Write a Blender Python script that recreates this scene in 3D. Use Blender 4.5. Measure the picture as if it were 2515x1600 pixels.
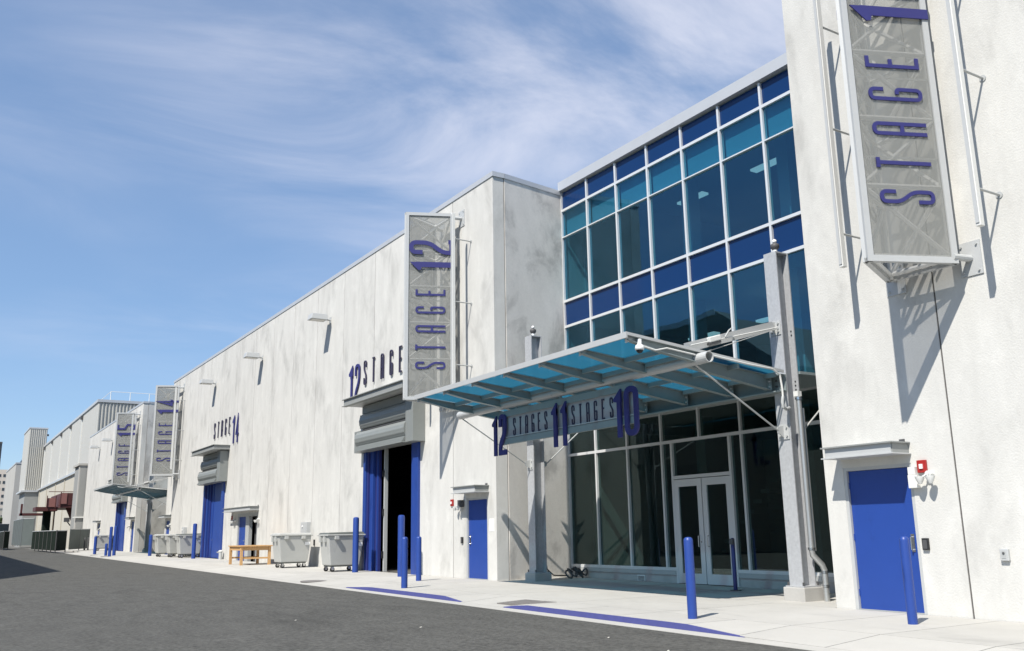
import bpy, math, random
from mathutils import Vector, Matrix
import numpy as np
random.seed(7)
for o in list(bpy.data.objects): bpy.data.objects.remove(o)
scene = bpy.context.scene
col = scene.collection

# ------------------------------------------------------------------ camera
YAW, PITCH, ROLL = math.radians(32.03977), math.radians(12.75564), math.radians(-0.95859)
CAM_POS = Vector((0.0, 0.0, 1.5))
fwd = Vector((math.sin(YAW)*math.cos(PITCH), math.cos(YAW)*math.cos(PITCH), math.sin(PITCH)))
rgt = Vector((math.cos(YAW), -math.sin(YAW), 0)); upv = rgt.cross(fwd)
r2 = rgt*math.cos(ROLL)+upv*math.sin(ROLL); u2 = -rgt*math.sin(ROLL)+upv*math.cos(ROLL)
cam = bpy.data.cameras.new('camera'); co = bpy.data.objects.new('camera', cam); col.objects.link(co)
m = Matrix((r2, u2, -fwd)).transposed().to_4x4(); m.translation = CAM_POS
co.matrix_world = m
cam.sensor_width = 36.0; cam.lens = 2234.33/2515*36; cam.clip_end = 6000; cam.clip_start = 0.05
scene.camera = co

# ------------------------------------------------------------------ sky, sun, exposure
SUN_TO = Vector((-1.0, -0.48, 1.38)).normalized()
world = bpy.data.worlds.new('World'); scene.world = world; world.use_nodes = True
wn, wl = world.node_tree.nodes, world.node_tree.links
wn.clear()
wo = wn.new('ShaderNodeOutputWorld'); bg = wn.new('ShaderNodeBackground'); wl.new(bg.outputs[0], wo.inputs[0])
sky = wn.new('ShaderNodeTexSky'); sky.sky_type = 'NISHITA'; sky.sun_disc = False
sky.sun_elevation = math.asin(SUN_TO.z); sky.sun_rotation = math.atan2(SUN_TO.x, SUN_TO.y)
sky.air_density = 1.0; sky.dust_density = 0.0; sky.ozone_density = 2.2; sky.altitude = 20
tc = wn.new('ShaderNodeTexCoord'); sep = wn.new('ShaderNodeSeparateXYZ'); wl.new(tc.outputs['Generated'], sep.inputs[0])
def wmath(op, a, b=None, c=None):
    n = wn.new('ShaderNodeMath'); n.operation = op
    for i, s in enumerate((a, b, c)):
        if s is None: continue
        if isinstance(s, (int, float)): n.inputs[i].default_value = s
        else: wl.new(s, n.inputs[i])
    return n.outputs[0]
den = wmath('ADD', wmath('MAXIMUM', sep.outputs[2], 0.0), 0.12)
px = wmath('DIVIDE', sep.outputs[0], den); py = wmath('DIVIDE', sep.outputs[1], den)
cmb = wn.new('ShaderNodeCombineXYZ'); wl.new(px, cmb.inputs[0]); wl.new(py, cmb.inputs[1])
CL_ROT, CL_OFF = 52, (0.12, 0.06)
def wnoise(vec, scale, detail, rough=.5, dist=0.0):
    n = wn.new('ShaderNodeTexNoise'); n.inputs['Scale'].default_value = scale; n.inputs['Detail'].default_value = detail
    n.inputs['Roughness'].default_value = rough; n.inputs['Distortion'].default_value = dist; wl.new(vec, n.inputs['Vector']); return n.outputs[0]
def wmap(vec, rot, scale, loc):
    q = wn.new('ShaderNodeMapping'); q.inputs['Rotation'].default_value = (0, 0, math.radians(rot)); q.inputs['Scale'].default_value = (*scale, 1); q.inputs['Location'].default_value = (*loc, 0)
    wl.new(vec, q.inputs[0]); return q.outputs[0]
def wrange(v, lo, hi, out=1.0):
    q = wn.new('ShaderNodeMapRange'); q.interpolation_type = 'SMOOTHSTEP'; q.inputs['From Min'].default_value = lo; q.inputs['From Max'].default_value = hi; q.inputs['To Max'].default_value = out
    wl.new(v, q.inputs['Value']); return q.outputs[0]
wisp = wnoise(wmap(cmb.outputs[0], CL_ROT, (.95, 1.35), (CL_OFF[0], CL_OFF[1])), 1.3, 10, .58, .6)       # fine drawn-out wisps
bank = wnoise(wmap(cmb.outputs[0], CL_ROT, (.55, .8), (CL_OFF[0]+3, CL_OFF[1]+1)), .75, 3, .5, .3)      # where the cirrus lies
veil = wrange(sep.outputs[2], .12, .55)                                                               # a thin veil towards the zenith
body = wmath('MULTIPLY', wrange(bank, .40, .64), wrange(wisp, .33, .72))
fac = wmath('ADD', wmath('MULTIPLY', body, .74), wmath('MULTIPLY', veil, .05))
fac = wmath('MINIMUM', wmath('MULTIPLY', fac, wrange(sep.outputs[2], .05, .40)), .92)
mix = wn.new('ShaderNodeMixRGB'); mix.blend_type = 'MIX'
gain = wn.new('ShaderNodeMixRGB'); gain.blend_type = 'MULTIPLY'; gain.inputs['Fac'].default_value = 1; gain.inputs[2].default_value = (1.25, 1.56, 1.97, 1)
gam = wn.new('ShaderNodeGamma'); gam.inputs[1].default_value = .62; wl.new(sky.outputs[0], gam.inputs[0]); wl.new(gam.outputs[0], gain.inputs[1])
wl.new(fac, mix.inputs['Fac']); wl.new(gain.outputs[0], mix.inputs[1]); mix.inputs[2].default_value = (6.5, 6.6, 7.4, 1)
wl.new(mix.outputs[0], bg.inputs['Color']); bg.inputs['Strength'].default_value = 0.090
sd = bpy.data.lights.new('sun', 'SUN'); so = bpy.data.objects.new('sun', sd); col.objects.link(so)
sd.energy = 4.3; sd.angle = math.radians(0.53); sd.color = (1.0, 0.95, 0.875)
so.rotation_euler = SUN_TO.to_track_quat('Z', 'Y').to_euler(); so.location = (-30, -20, 50)
scene.view_settings.view_transform = 'Standard'; scene.view_settings.look = 'None'
scene.view_settings.exposure = 0.64; scene.view_settings.gamma = 1.0
scene.render.resolution_x, scene.render.resolution_y = 1024, 651
try:
    scene.cycles.max_bounces = 10; scene.cycles.transparent_max_bounces = 24
except Exception: pass

# ------------------------------------------------------------------ helpers
F = 14.7                                   # plane of the stage facades
def G(y): return 0.0044*(min(y, 120.0)-15.0)
ROAD_DROP = 0.09

class MB:
    def __init__(s): s.v = []; s.f = []
    def face(s, pts):
        i = len(s.v); s.v += [tuple(p) for p in pts]; s.f.append(tuple(range(i, i+len(pts)))); return s
    def box(s, x0, x1, y0, y1, z0, z1):
        i = len(s.v)
        s.v += [(x0,y0,z0),(x1,y0,z0),(x1,y1,z0),(x0,y1,z0),(x0,y0,z1),(x1,y0,z1),(x1,y1,z1),(x0,y1,z1)]
        for q in ((0,3,2,1),(4,5,6,7),(0,1,5,4),(1,2,6,5),(2,3,7,6),(3,0,4,7)): s.f.append(tuple(i+k for k in q))
        return s
    def hexa(s, b, t):
        i = len(s.v); s.v += [tuple(p) for p in b]+[tuple(p) for p in t]
        for q in ((0,3,2,1),(4,5,6,7),(0,1,5,4),(1,2,6,5),(2,3,7,6),(3,0,4,7)): s.f.append(tuple(i+k for k in q))
        return s
    def bar(s, p0, p1, w, h, up=(0,0,1)):
        p0, p1 = Vector(p0), Vector(p1); d = (p1-p0).normalized(); u = Vector(up)
        if abs(d.dot(u)) > .98: u = Vector((1,0,0))
        a = d.cross(u).normalized()*w/2; b = a.cross(d).normalized()*h/2
        return s.hexa([p0-a-b, p0+a-b, p0+a+b, p0-a+b], [p1-a-b, p1+a-b, p1+a+b, p1-a+b])
    def tube(s, pts, r, n=10, caps=True):
        pts = [Vector(p) for p in pts]; i0 = len(s.v); prev = None
        rr = r if isinstance(r, (list, tuple)) else [r]*len(pts)
        for k, p in enumerate(pts):
            d = (pts[min(k+1, len(pts)-1)]-pts[max(k-1, 0)]).normalized()
            if prev is None:
                ref = Vector((0,0,1)) if abs(d.z) < .9 else Vector((1,0,0)); a = d.cross(ref).normalized()
            else: a = (prev-d*prev.dot(d)).normalized()
            prev = a; b = d.cross(a)
            for j in range(n):
                t = 2*math.pi*j/n; s.v.append(tuple(p+(a*math.cos(t)+b*math.sin(t))*rr[k]))
        for k in range(len(pts)-1):
            for j in range(n):
                s.f.append((i0+k*n+j, i0+k*n+(j+1)%n, i0+(k+1)*n+(j+1)%n, i0+(k+1)*n+j))
        if caps:
            s.f.append(tuple(i0+j for j in reversed(range(n)))); e = i0+(len(pts)-1)*n; s.f.append(tuple(e+j for j in range(n)))
        return s
    def lathe(s, prof, c, n=16):
        i0 = len(s.v)
        for r, z in prof:
            for j in range(n):
                t = 2*math.pi*j/n; s.v.append((c[0]+r*math.cos(t), c[1]+r*math.sin(t), c[2]+z))
        for k in range(len(prof)-1):
            for j in range(n):
                s.f.append((i0+k*n+j, i0+k*n+(j+1)%n, i0+(k+1)*n+(j+1)%n, i0+(k+1)*n+j))
        s.f.append(tuple(i0+j for j in reversed(range(n)))); e = i0+(len(prof)-1)*n; s.f.append(tuple(e+j for j in range(n)))
        return s
    def prism(s, pts, off):
        off = Vector(off); n = len(pts); i = len(s.v)
        s.v += [tuple(p) for p in pts]+[tuple(Vector(p)+off) for p in pts]
        s.f.append(tuple(i+k for k in range(n))); s.f.append(tuple(i+n+k for k in reversed(range(n))))
        for k in range(n): s.f.append((i+k, i+n+k, i+n+(k+1)%n, i+(k+1)%n))
        return s
    def holed(s, x0, x1, y0, y1, z0, z1, holes):
        ys = sorted({y0, y1, *[v for h in holes for v in h[:2] if y0 < v < y1]}); zs = sorted({z0, z1, *[v for h in holes for v in h[2:] if z0 < v < z1]})
        ny, nz = len(ys)-1, len(zs)-1
        def solid(i, j):
            if i < 0 or j < 0 or i >= ny or j >= nz: return False
            cy, cz = (ys[i]+ys[i+1])/2, (zs[j]+zs[j+1])/2
            return not any(h[0] < cy < h[1] and h[2] < cz < h[3] for h in holes)
        for i in range(ny):
            for j in range(nz):
                if not solid(i, j): continue
                a, b, c, d = ys[i], ys[i+1], zs[j], zs[j+1]
                s.face([(x0,a,c),(x0,a,d),(x0,b,d),(x0,b,c)]); s.face([(x1,a,c),(x1,b,c),(x1,b,d),(x1,a,d)])
                if not solid(i-1, j): s.face([(x0,a,c),(x1,a,c),(x1,a,d),(x0,a,d)])
                if not solid(i+1, j): s.face([(x0,b,c),(x0,b,d),(x1,b,d),(x1,b,c)])
                if not solid(i, j-1): s.face([(x0,a,c),(x0,b,c),(x1,b,c),(x1,a,c)])
                if not solid(i, j+1): s.face([(x0,a,d),(x1,a,d),(x1,b,d),(x0,b,d)])
        return s
    def build(s, name, mat, parent=None, smooth=False, bevel=0.0, org=None):
        o0 = ORG.get(parent.name) if parent is not None else Vector(org or (0,0,0))
        me = bpy.data.meshes.new(name)
        me.from_pydata([(a-o0[0], b-o0[1], c-o0[2]) for a, b, c in s.v], [], s.f); me.validate(); me.update()
        if smooth == 'all': me.shade_smooth()
        elif smooth:
            me.shade_smooth()
            try: me.set_sharp_from_angle(angle=math.radians(35))
            except Exception: pass
        o = bpy.data.objects.new(name, me); col.objects.link(o)
        me.materials.append(M[mat])
        if parent is not None: o.parent = parent
        else: o.location = o0
        ORG[o.name] = o0
        if bevel:
            bm = o.modifiers.new('bevel', 'BEVEL'); bm.width = bevel; bm.segments = 2; bm.limit_method = 'ANGLE'
        return o
ORG = {}
def tag(o, label=None, cat=None, group=None, kind=None):
    if label: o['label'] = label
    if cat: o['category'] = cat
    if group: o['group'] = group
    if kind: o['kind'] = kind
    return o
def thing(name, loc, label, cat, group=None):
    o = bpy.data.objects.new(name, None); col.objects.link(o); o.location = loc; o.empty_display_size = .2
    ORG[o.name] = Vector(loc); return tag(o, label, cat, group)
KIDS = {}
def children(o): return [c for c in col.objects if c.parent == o]
def copy_tree(o, parent=None, loc=None, label=None, group=None):
    c = o.copy(); col.objects.link(c); c.parent = parent
    if loc is not None: c.location = loc
    if label: c['label'] = label
    if group: c['group'] = group
    for ch in children(o): copy_tree(ch, c)
    return c

# ------------------------------------------------------------------ materials
M = {}
def mat(name, color, rough=.6, metal=0.0, var=0.0, scale=3.0, stretch=(1,1,1), bump=0.0, bscale=40.0, spec=0.5, rnd=0.0, fine=0.0, fscale=120.0, stains=None, coat=0.0, scuffs=None):
    mt = bpy.data.materials.new(name); mt.use_nodes = True; nt = mt.node_tree; N, L = nt.nodes, nt.links
    b = N['Principled BSDF']; b.inputs['Roughness'].default_value = rough; b.inputs['Metallic'].default_value = metal
    b.inputs['Specular IOR Level'].default_value = spec
    if coat: b.inputs['Coat Weight'].default_value = coat
    geo = N.new('ShaderNodeNewGeometry'); mpn = N.new('ShaderNodeMapping'); mpn.inputs['Scale'].default_value = stretch
    L.new(geo.outputs['Position'], mpn.inputs[0])
    cur = None
    if var or fine or rnd or stains:
        val = N.new('ShaderNodeValue'); val.outputs[0].default_value = 1.0; cur = val.outputs[0]
        def mathn(op, a, c):
            n = N.new('ShaderNodeMath'); n.operation = op
            for i, q in enumerate((a, c)):
                if isinstance(q, (int, float)): n.inputs[i].default_value = q
                else: L.new(q, n.inputs[i])
            return n.outputs[0]
        def noise(sc, det, vec, rg=.55, dist=0.0):
            n = N.new('ShaderNodeTexNoise'); n.inputs['Scale'].default_value = sc; n.inputs['Detail'].default_value = det
            n.inputs['Roughness'].default_value = rg; n.inputs['Distortion'].default_value = dist; L.new(vec, n.inputs['Vector']); return n.outputs[0]
        if var:
            cur = mathn('ADD', cur, mathn('MULTIPLY', mathn('SUBTRACT', noise(scale, 6, mpn.outputs[0], .6), .5), var*2))
        if fine:
            cur = mathn('ADD', cur, mathn('MULTIPLY', mathn('SUBTRACT', noise(fscale, 3, geo.outputs['Position'], .7), .5), fine*2))
        if rnd:
            oi = N.new('ShaderNodeObjectInfo'); cur = mathn('ADD', cur, mathn('MULTIPLY', mathn('SUBTRACT', oi.outputs['Random'], .5), rnd*2))
        for layer in (stains, scuffs):
            if not layer: continue
            sc, amt, lo, hi, st = layer
            if layer is scuffs: amt = -amt
            mp2 = N.new('ShaderNodeMapping'); mp2.inputs['Scale'].default_value = st; mp2.inputs['Location'].default_value = (7.3+sc, 2.1, 4.4); L.new(geo.outputs['Position'], mp2.inputs[0])
            mr = N.new('ShaderNodeMapRange'); mr.interpolation_type = 'SMOOTHSTEP'; mr.inputs['From Min'].default_value = lo; mr.inputs['From Max'].default_value = hi
            L.new(noise(sc, 5, mp2.outputs[0], .62, .4), mr.inputs['Value'])
            cur = mathn('SUBTRACT', cur, mathn('MULTIPLY', mr.outputs[0], amt))
        vm = N.new('ShaderNodeVectorMath'); vm.operation = 'SCALE'; vm.inputs[0].default_value = color[:3]; L.new(cur, vm.inputs['Scale'])
        L.new(vm.outputs[0], b.inputs['Base Color'])
    else: b.inputs['Base Color'].default_value = (*color[:3], 1)
    if bump:
        n = N.new('ShaderNodeTexNoise'); n.inputs['Scale'].default_value = bscale; n.inputs['Detail'].default_value = 4; L.new(geo.outputs['Position'], n.inputs['Vector'])
        bp = N.new('ShaderNodeBump'); bp.inputs['Strength'].default_value = bump; bp.inputs['Distance'].default_value = .02; L.new(n.outputs[0], bp.inputs['Height']); L.new(bp.outputs[0], b.inputs['Normal'])
    M[name] = mt; return mt
def schlick(N, L, base, scale=1.0):
    g = N.new('ShaderNodeNewGeometry'); d = N.new('ShaderNodeVectorMath'); d.operation = 'DOT_PRODUCT'; L.new(g.outputs['Normal'], d.inputs[0]); L.new(g.outputs['Incoming'], d.inputs[1])
    def mm(op, a, b=0.0):
        n = N.new('ShaderNodeMath'); n.operation = op
        for i, q in enumerate((a, b)):
            if isinstance(q, (int, float)): n.inputs[i].default_value = q
            else: L.new(q, n.inputs[i])
        return n.outputs[0]
    f = mm('POWER', mm('SUBTRACT', 1.0, mm('ABSOLUTE', d.outputs['Value'])), 5.0)
    return mm('ADD', mm('MULTIPLY', f, (1-base)*scale), base)
def glassmat(name, tint, refl=0.06, rough=0.0, ior=1.5, wob=0.0, gcol=(.9,.95,1)):
    mt = bpy.data.materials.new(name); mt.use_nodes = True; N, L = mt.node_tree.nodes, mt.node_tree.links; N.clear()
    out = N.new('ShaderNodeOutputMaterial'); t = N.new('ShaderNodeBsdfTransparent'); t.inputs[0].default_value = (*tint, 1)
    g = N.new('ShaderNodeBsdfGlossy'); g.inputs['Roughness'].default_value = rough; g.inputs['Color'].default_value = (*gcol, 1)
    fac = schlick(N, L, .04+refl)
    if wob:
        geo = N.new('ShaderNodeNewGeometry'); n = N.new('ShaderNodeTexNoise'); n.inputs['Scale'].default_value = 1.1; n.inputs['Detail'].default_value = 1
        L.new(geo.outputs['Position'], n.inputs['Vector']); bp = N.new('ShaderNodeBump'); bp.inputs['Strength'].default_value = wob; bp.inputs['Distance'].default_value = .05
        L.new(n.outputs[0], bp.inputs['Height']); L.new(bp.outputs[0], g.inputs['Normal'])
    mx = N.new('ShaderNodeMixShader'); L.new(fac, mx.inputs[0]); L.new(t.outputs[0], mx.inputs[1]); L.new(g.outputs[0], mx.inputs[2]); L.new(mx.outputs[0], out.inputs[0])
    M[name] = mt
def meshmat(name, color, open_frac):
    mt = bpy.data.materials.new(name); mt.use_nodes = True; N, L = mt.node_tree.nodes, mt.node_tree.links
    b = N['Principled BSDF']; b.inputs['Base Color'].default_value = (*color, 1); b.inputs['Roughness'].default_value = .6
    t = N.new('ShaderNodeBsdfTransparent'); mx = N.new('ShaderNodeMixShader'); mx.inputs[0].default_value = open_frac
    L.new(b.outputs[0], mx.inputs[1]); L.new(t.outputs[0], mx.inputs[2]); L.new(mx.outputs[0], N['Material Output'].inputs[0])
    M[name] = mt
mat('concrete', (.55,.543,.512), .9, var=.14, scale=2.2, stretch=(1,1,.22), bump=.25, bscale=30, rnd=.03, fine=.05, fscale=9, stains=(.9,.22,.48,.74,(1,1,.5)), scuffs=(1.6,.07,.50,.70,(1,1,.8)), spec=.2)
mat('concrete_return', (.66,.63,.58), .9, var=.2, scale=1.1, stretch=(1,1,.5), bump=.25, bscale=30, fine=.09, fscale=12, stains=(.9,.34,.46,.70,(1,1,.7)), spec=.2)
mat('concrete_grey', (.42,.41,.385), .9, var=.16, scale=1.2, stretch=(1,1,.3), bump=.25, bscale=30, rnd=.03, fine=.05, fscale=25, spec=.25, stains=(.7,.16,.5,.7,(1,1,.5)))
mat('sealant', (.10,.095,.09), .9)
mat('sidewalk', (.415,.405,.375), .92, var=.13, scale=.9, bump=.2, bscale=60, rnd=.03, fine=.06, fscale=45, stains=(.8,.16,.56,.76,(1,.5,1)), spec=.2)
mat('sidewalk_bed', (.20,.19,.18), .95)
mat('asphalt', (.084,.083,.076), .92, var=.34, scale=2.2, stretch=(1,.45,1), bump=.6, bscale=45, fine=.95, fscale=13, stains=(.45,.20,.54,.74,(1.4,.3,1)), spec=.2, scuffs=(.9,.30,.60,.78,(.5,2.2,1)))
mat('far_ground', (.13,.125,.115), .95, var=.15, scale=.2)
mat('galvanised', (.43,.44,.45), .45, metal=.2, var=.26, scale=14, fine=.07, fscale=6, bump=.08, bscale=30)
mat('grey_steel', (.42,.43,.42), .5, metal=.15, var=.08, scale=6, fine=.04)
mat('pale_steel', (.46,.47,.465), .45, metal=.1, var=.05, scale=8)
mat('white_steel', (.66,.66,.63), .45, var=.05, scale=8)
mat('awning_steel', (.27,.28,.27), .6, metal=.1, var=.14, scale=5, fine=.05)
mat('canopy_paint', (.25,.295,.295), .45, metal=.15, var=.06, scale=6)
mat('shutter_grey', (.235,.25,.24), .45, metal=.1, var=.08, scale=4)
mat('cable', (.05,.05,.05), .6)
mat('blue_paint', (.017,.052,.250), .42, var=.10, scale=4, fine=.05, fscale=30, stains=(3.5,.22,.57,.70,(1,1,.35)))
mat('blue_door', (.014,.052,.262), .45, var=.08, scale=2.0, fine=.03, fscale=40, stains=(2.2,.16,.56,.72,(1,1,.5)))
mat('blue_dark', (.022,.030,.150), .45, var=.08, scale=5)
mat('kerb_blue', (.055,.062,.21), .75, var=.18, scale=6, fine=.1)
mat('letter_blue', (.026,.026,.145), .5, var=.04, scale=8)
mat('letter_dark', (.030,.026,.060), .55)
mat('mullion', (.66,.67,.67), .38, metal=.25)
mat('coping', (.52,.53,.54), .45, metal=.3, var=.05, scale=2)
mat('sign_face', (.36,.365,.375), .6, var=.05, scale=4)
mat('black', (.015,.015,.016), .5)
mat('dark_grey', (.07,.07,.072), .6)
mat('red', (.32,.018,.015), .35)
mat('white', (.80,.80,.78), .4)
mat('chrome', (.62,.62,.62), .22, metal=1.0)
mat('downpipe', (.50,.51,.50), .36, metal=.7, var=.08, scale=8)
mat('dumpster', (.40,.405,.385), .5, var=.07, scale=3, fine=.03, rnd=.03, stains=(2.2,.16,.56,.72,(1,1,.6)))
mat('dumpster_dark', (.10,.11,.10), .55)
mat('rubber', (.02,.02,.02), .8)
mat('wood', (.50,.30,.13), .6, var=.18, scale=8, stretch=(1,.2,3), rnd=.05)
mat('metal_cladding', (.47,.46,.42), .6, var=.05, scale=1.2, stretch=(1,1,.2), metal=.05)
mat('far_concrete', (.40,.39,.36), .9, var=.12, scale=.6, stretch=(1,1,.3))
mat('cream', (.46,.43,.36), .85, var=.08, scale=.8, stretch=(1,1,.3))
mat('grey_concrete_dark', (.27,.275,.265), .9, var=.1, scale=.8)
mat('rust_red', (.085,.024,.022), .6, var=.2, scale=2)
mat('rust_pink', (.27,.12,.105), .7, var=.1, scale=2)
mat('green_screen', (.016,.023,.019), .95, var=.35, scale=1.2, spec=.05)
mat('green_panel', (.085,.10,.095), .9, var=.2, scale=.9)
mat('apt_white', (.62,.55,.47), .8)
mat('window_dark', (.05,.06,.07), .2)
mat('tower_dark', (.035,.045,.06), .3)
mat('leaf', (.055,.085,.035), .8, rnd=.1, var=.3, scale=1.5)
mat('bark', (.10,.08,.06), .9)
mat('opposite_wall', (.17,.165,.145), .85, var=.1, scale=.6)
mat('lobby_wall', (.36,.365,.36), .85, var=.06, scale=1)
mat('lobby_floor', (.14,.14,.13), .6)
mat('blind', (.22,.36,.40), .8)
mat('spandrel_blue', (.004,.028,.105), .12, var=.05, scale=1, spec=.3)
mat('cover_steel', (.20,.185,.175), .6, metal=.3, var=.15, scale=10)
mat('interior_dark', (.10,.095,.085), .9)
mat('lamp_lens', (.55,.53,.48), .3)
mat('litter', (.6,.57,.5), .8)
lg = mat('ceiling_glow', (.8,.8,.78), .5); lg.node_tree.nodes['Principled BSDF'].inputs['Emission Color'].default_value = (1,.96,.9,1); lg.node_tree.nodes['Principled BSDF'].inputs['Emission Strength'].default_value = .4
glassmat('vision_glass', (.50,.75,.82), refl=.07, wob=.03, gcol=(.42,.70,.92))
glassmat('low_glass', (.47,.575,.565), refl=.03, wob=.02, gcol=(.8,.95,.95))
def canopyglass():
    mt = bpy.data.materials.new('canopy_glass'); mt.use_nodes = True; N, L = mt.node_tree.nodes, mt.node_tree.links; N.clear()
    out = N.new('ShaderNodeOutputMaterial'); t = N.new('ShaderNodeBsdfTransparent'); t.inputs[0].default_value = (.20,.42,.50,1)
    tr = N.new('ShaderNodeBsdfTranslucent'); tr.inputs[0].default_value = (.14,.40,.53,1); g = N.new('ShaderNodeBsdfGlossy'); g.inputs['Roughness'].default_value = .05
    m1 = N.new('ShaderNodeMixShader'); m1.inputs[0].default_value = .45; L.new(t.outputs[0], m1.inputs[1]); L.new(tr.outputs[0], m1.inputs[2])
    m2 = N.new('ShaderNodeMixShader'); L.new(schlick(N, L, .03, .6), m2.inputs[0]); L.new(m1.outputs[0], m2.inputs[1]); L.new(g.outputs[0], m2.inputs[2]); L.new(m2.outputs[0], out.inputs[0])
    M['canopy_glass'] = mt
canopyglass()
meshmat('sign_mesh', (.29,.295,.275), .54)
meshmat('fence_mesh', (.06,.065,.06), .45)

# ------------------------------------------------------------------ ground, road, sidewalk
rows = [-300, 120, 4000]
mb = MB()
for a, b in zip(rows, rows[1:]): mb.face([(-3000,a,G(a)-.35),(3000,a,G(a)-.35),(3000,b,G(b)-.35),(-3000,b,G(b)-.35)])
tag(mb.build('ground', 'far_ground'), kind='structure')
mb = MB(); KX = 10.50; AX = 10.13
for a, b in ((-40, 120), (120, 420)):
    mb.hexa([(-9,a,G(a)-.5),(AX,a,G(a)-.5),(AX,b,G(b)-.5),(-9,b,G(b)-.5)], [(-9,a,G(a)-ROAD_DROP),(AX,a,G(a)-ROAD_DROP),(AX,b,G(b)-ROAD_DROP),(-9,b,G(b)-ROAD_DROP)])
tag(mb.build('road', 'asphalt'), kind='structure')
END = 92.0
mb = MB(); mb.hexa([(AX,-20,G(-20)-.5),(26,-20,G(-20)-.5),(26,120,G(120)-.5),(AX,120,G(120)-.5)], [(AX,-20,G(-20)-.14),(26,-20,G(-20)-.14),(26,120,G(120)-.14),(AX,120,G(120)-.14)])
walk = tag(mb.build('sidewalk', 'sidewalk_bed'), kind='structure'); ORG[walk.name] = Vector((0,0,0))
# gutter strip, flush with the asphalt
mb = MB(); a, b = -20.0, END
mb.hexa([(AX+.004,a,G(a)-.3),(KX,a,G(a)-.3),(KX,b,G(b)-.3),(AX+.004,b,G(b)-.3)], [(AX+.004,a,G(a)-ROAD_DROP+.004),(KX,a,G(a)-ROAD_DROP+.004),(KX,b,G(b)-ROAD_DROP+.004),(AX+.004,b,G(b)-ROAD_DROP+.004)])
mb.build('gutter', 'sidewalk', walk)
def kerb_h(y):     # 1 where the kerb stands up, 0 where it is dropped for a crossing
    def ramp(a, b): return min(1, max(0, (y-a)/(b-a)))
    k1 = ramp(10.3, 11.7)*(1-ramp(16.6, 17.4)); k2 = ramp(19.1, 20.1)*(1-ramp(24.6, 26.6))
    return max(k1, k2)
GAP = .011
def slab(x0, x1, y0, y1, dz):
    e = GAP; xs = (x0+e, x1-e); ys = (y0+e, y1-e)
    t = [(xs[0],ys[0]),(xs[1],ys[0]),(xs[1],ys[1]),(xs[0],ys[1])]
    MB().hexa([(x,y,G(y)-.13) for x, y in t], [(x,y,G(y)+dz(x,y)) for x, y in t]).build('slab', 'sidewalk', walk)
def dz_edge(x, y): return 0.0 if x > 11.2 else -(ROAD_DROP-.006)*(1-kerb_h(y))
ys = [-9.9,-6.5,-3.1,.3,3.7,5.4,7.15,8.87,10.5,11.7,13.6,15.2,16.6,17.4,19.1,20.1,22.4,24.6,26.6,30,33.4,36.8,40.2,43.6,47,50.4,53.8,57.2,60.6,64,67.4,70.8,74.2,77.6,81,84.4,87.8,END]
for a, b in zip(ys, ys[1:]):
    slab(KX, 11.7, a, b, dz_edge)
ys2 = [-9.9,-6.5,-3.1,.3,3.7,7.15,8.87,10.5,13.6,16.6,19.6,22.4,24.6,27.3,30.8,34.2,37.6,41,44.4,47.8,51.2,54.6,58,61.4,64.8,68.2,71.6,75,78.4,81.8,85.2,88.6,END,97,103,109,115]
for a, b in zip(ys2, ys2[1:]):
    slab(11.7, F-.002, a, b, lambda x, y: 0.0)
for y0, y1 in ((12.1,24.99),(72.97,85.58)):
    n = 5
    for k in range(n): slab(F+.002, 17.75, y0+(y1-y0)*k/n, y0+(y1-y0)*(k+1)/n, lambda x, y: 0.0)
# blue painted kerb faces
def kerb_paint(y0, y1, t0, t1, label):
    mb = MB(); n = 16
    P = [y0+(y1-y0)*k/n for k in range(n+1)]
    def h(y): return ROAD_DROP*kerb_h(y)
    for a, b in zip(P, P[1:]):
        za, zb = G(a)-ROAD_DROP+.006, G(b)-ROAD_DROP+.006
        mb.hexa([(KX-.014,a,za),(KX+.05,a,za),(KX+.05,b,zb),(KX-.014,b,zb)], [(KX-.010,a,za+h(a)+.001),(KX+.05,a,za+h(a)+.001),(KX+.05,b,zb+h(b)+.001),(KX-.010,b,zb+h(b)+.001)])
    o = mb.build('painted_kerb', 'kerb_blue', walk); o['label'] = label
kerb_paint(10.35, 17.3, 0, 0, 'long blue painted kerb face in front of the glass entrance')
kerb_paint(19.2, 26.2, 0, 0, 'blue painted kerb face in front of the loading door')
# utility cover and manhole covers
mb = MB(); mb.hexa([(10.72,16.72,G(16.7)-.02),(11.55,16.72,G(16.7)-.02),(11.55,18.1,G(18)-.02),(10.72,18.1,G(18)-.02)], [(10.72,16.72,G(16.7)-.028),(11.55,16.72,G(16.7)+.008),(11.55,18.1,G(18)+.008),(10.72,18.1,G(18)-.05)])
o = MB().hexa([(10.75,16.75,G(17)-.12),(11.5,16.75,G(17)-.12),(11.5,18.0,G(18)-.12),(10.75,18.0,G(18)-.12)], [(10.75,16.75,G(16.75)-.0),(11.5,16.75,G(16.75)+.006),(11.5,18.0,G(18)-.01),(10.75,18.0,G(18)-.045)]).build('utility_cover', 'cover_steel', org=(11.1,17.4,G(17.4)))
tag(o, 'dark steel utility cover set in the sidewalk between the two blue painted kerbs', 'cover')
for (x, y, rx), lb in zip(((10.9,29.9,.5),(11.0,73.5,.5),(11.1,79.5,.5)), ('round dark manhole cover on the sidewalk before the open loading door','round manhole cover on the sidewalk beside the bollards of the far stage','round manhole cover on the sidewalk near the far single dumpster')):
    o = MB().lathe([(rx,-.02),(rx,.006),(rx*.95,.011),(rx*.3,.012)], (x,y,G(y)-(0.05 if x < 11.2 and y > 26.6 else 0)), 20).build('manhole_cover', 'cover_steel', org=(x,y,G(y))); tag(o, lb, 'cover', 'manhole covers')

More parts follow.
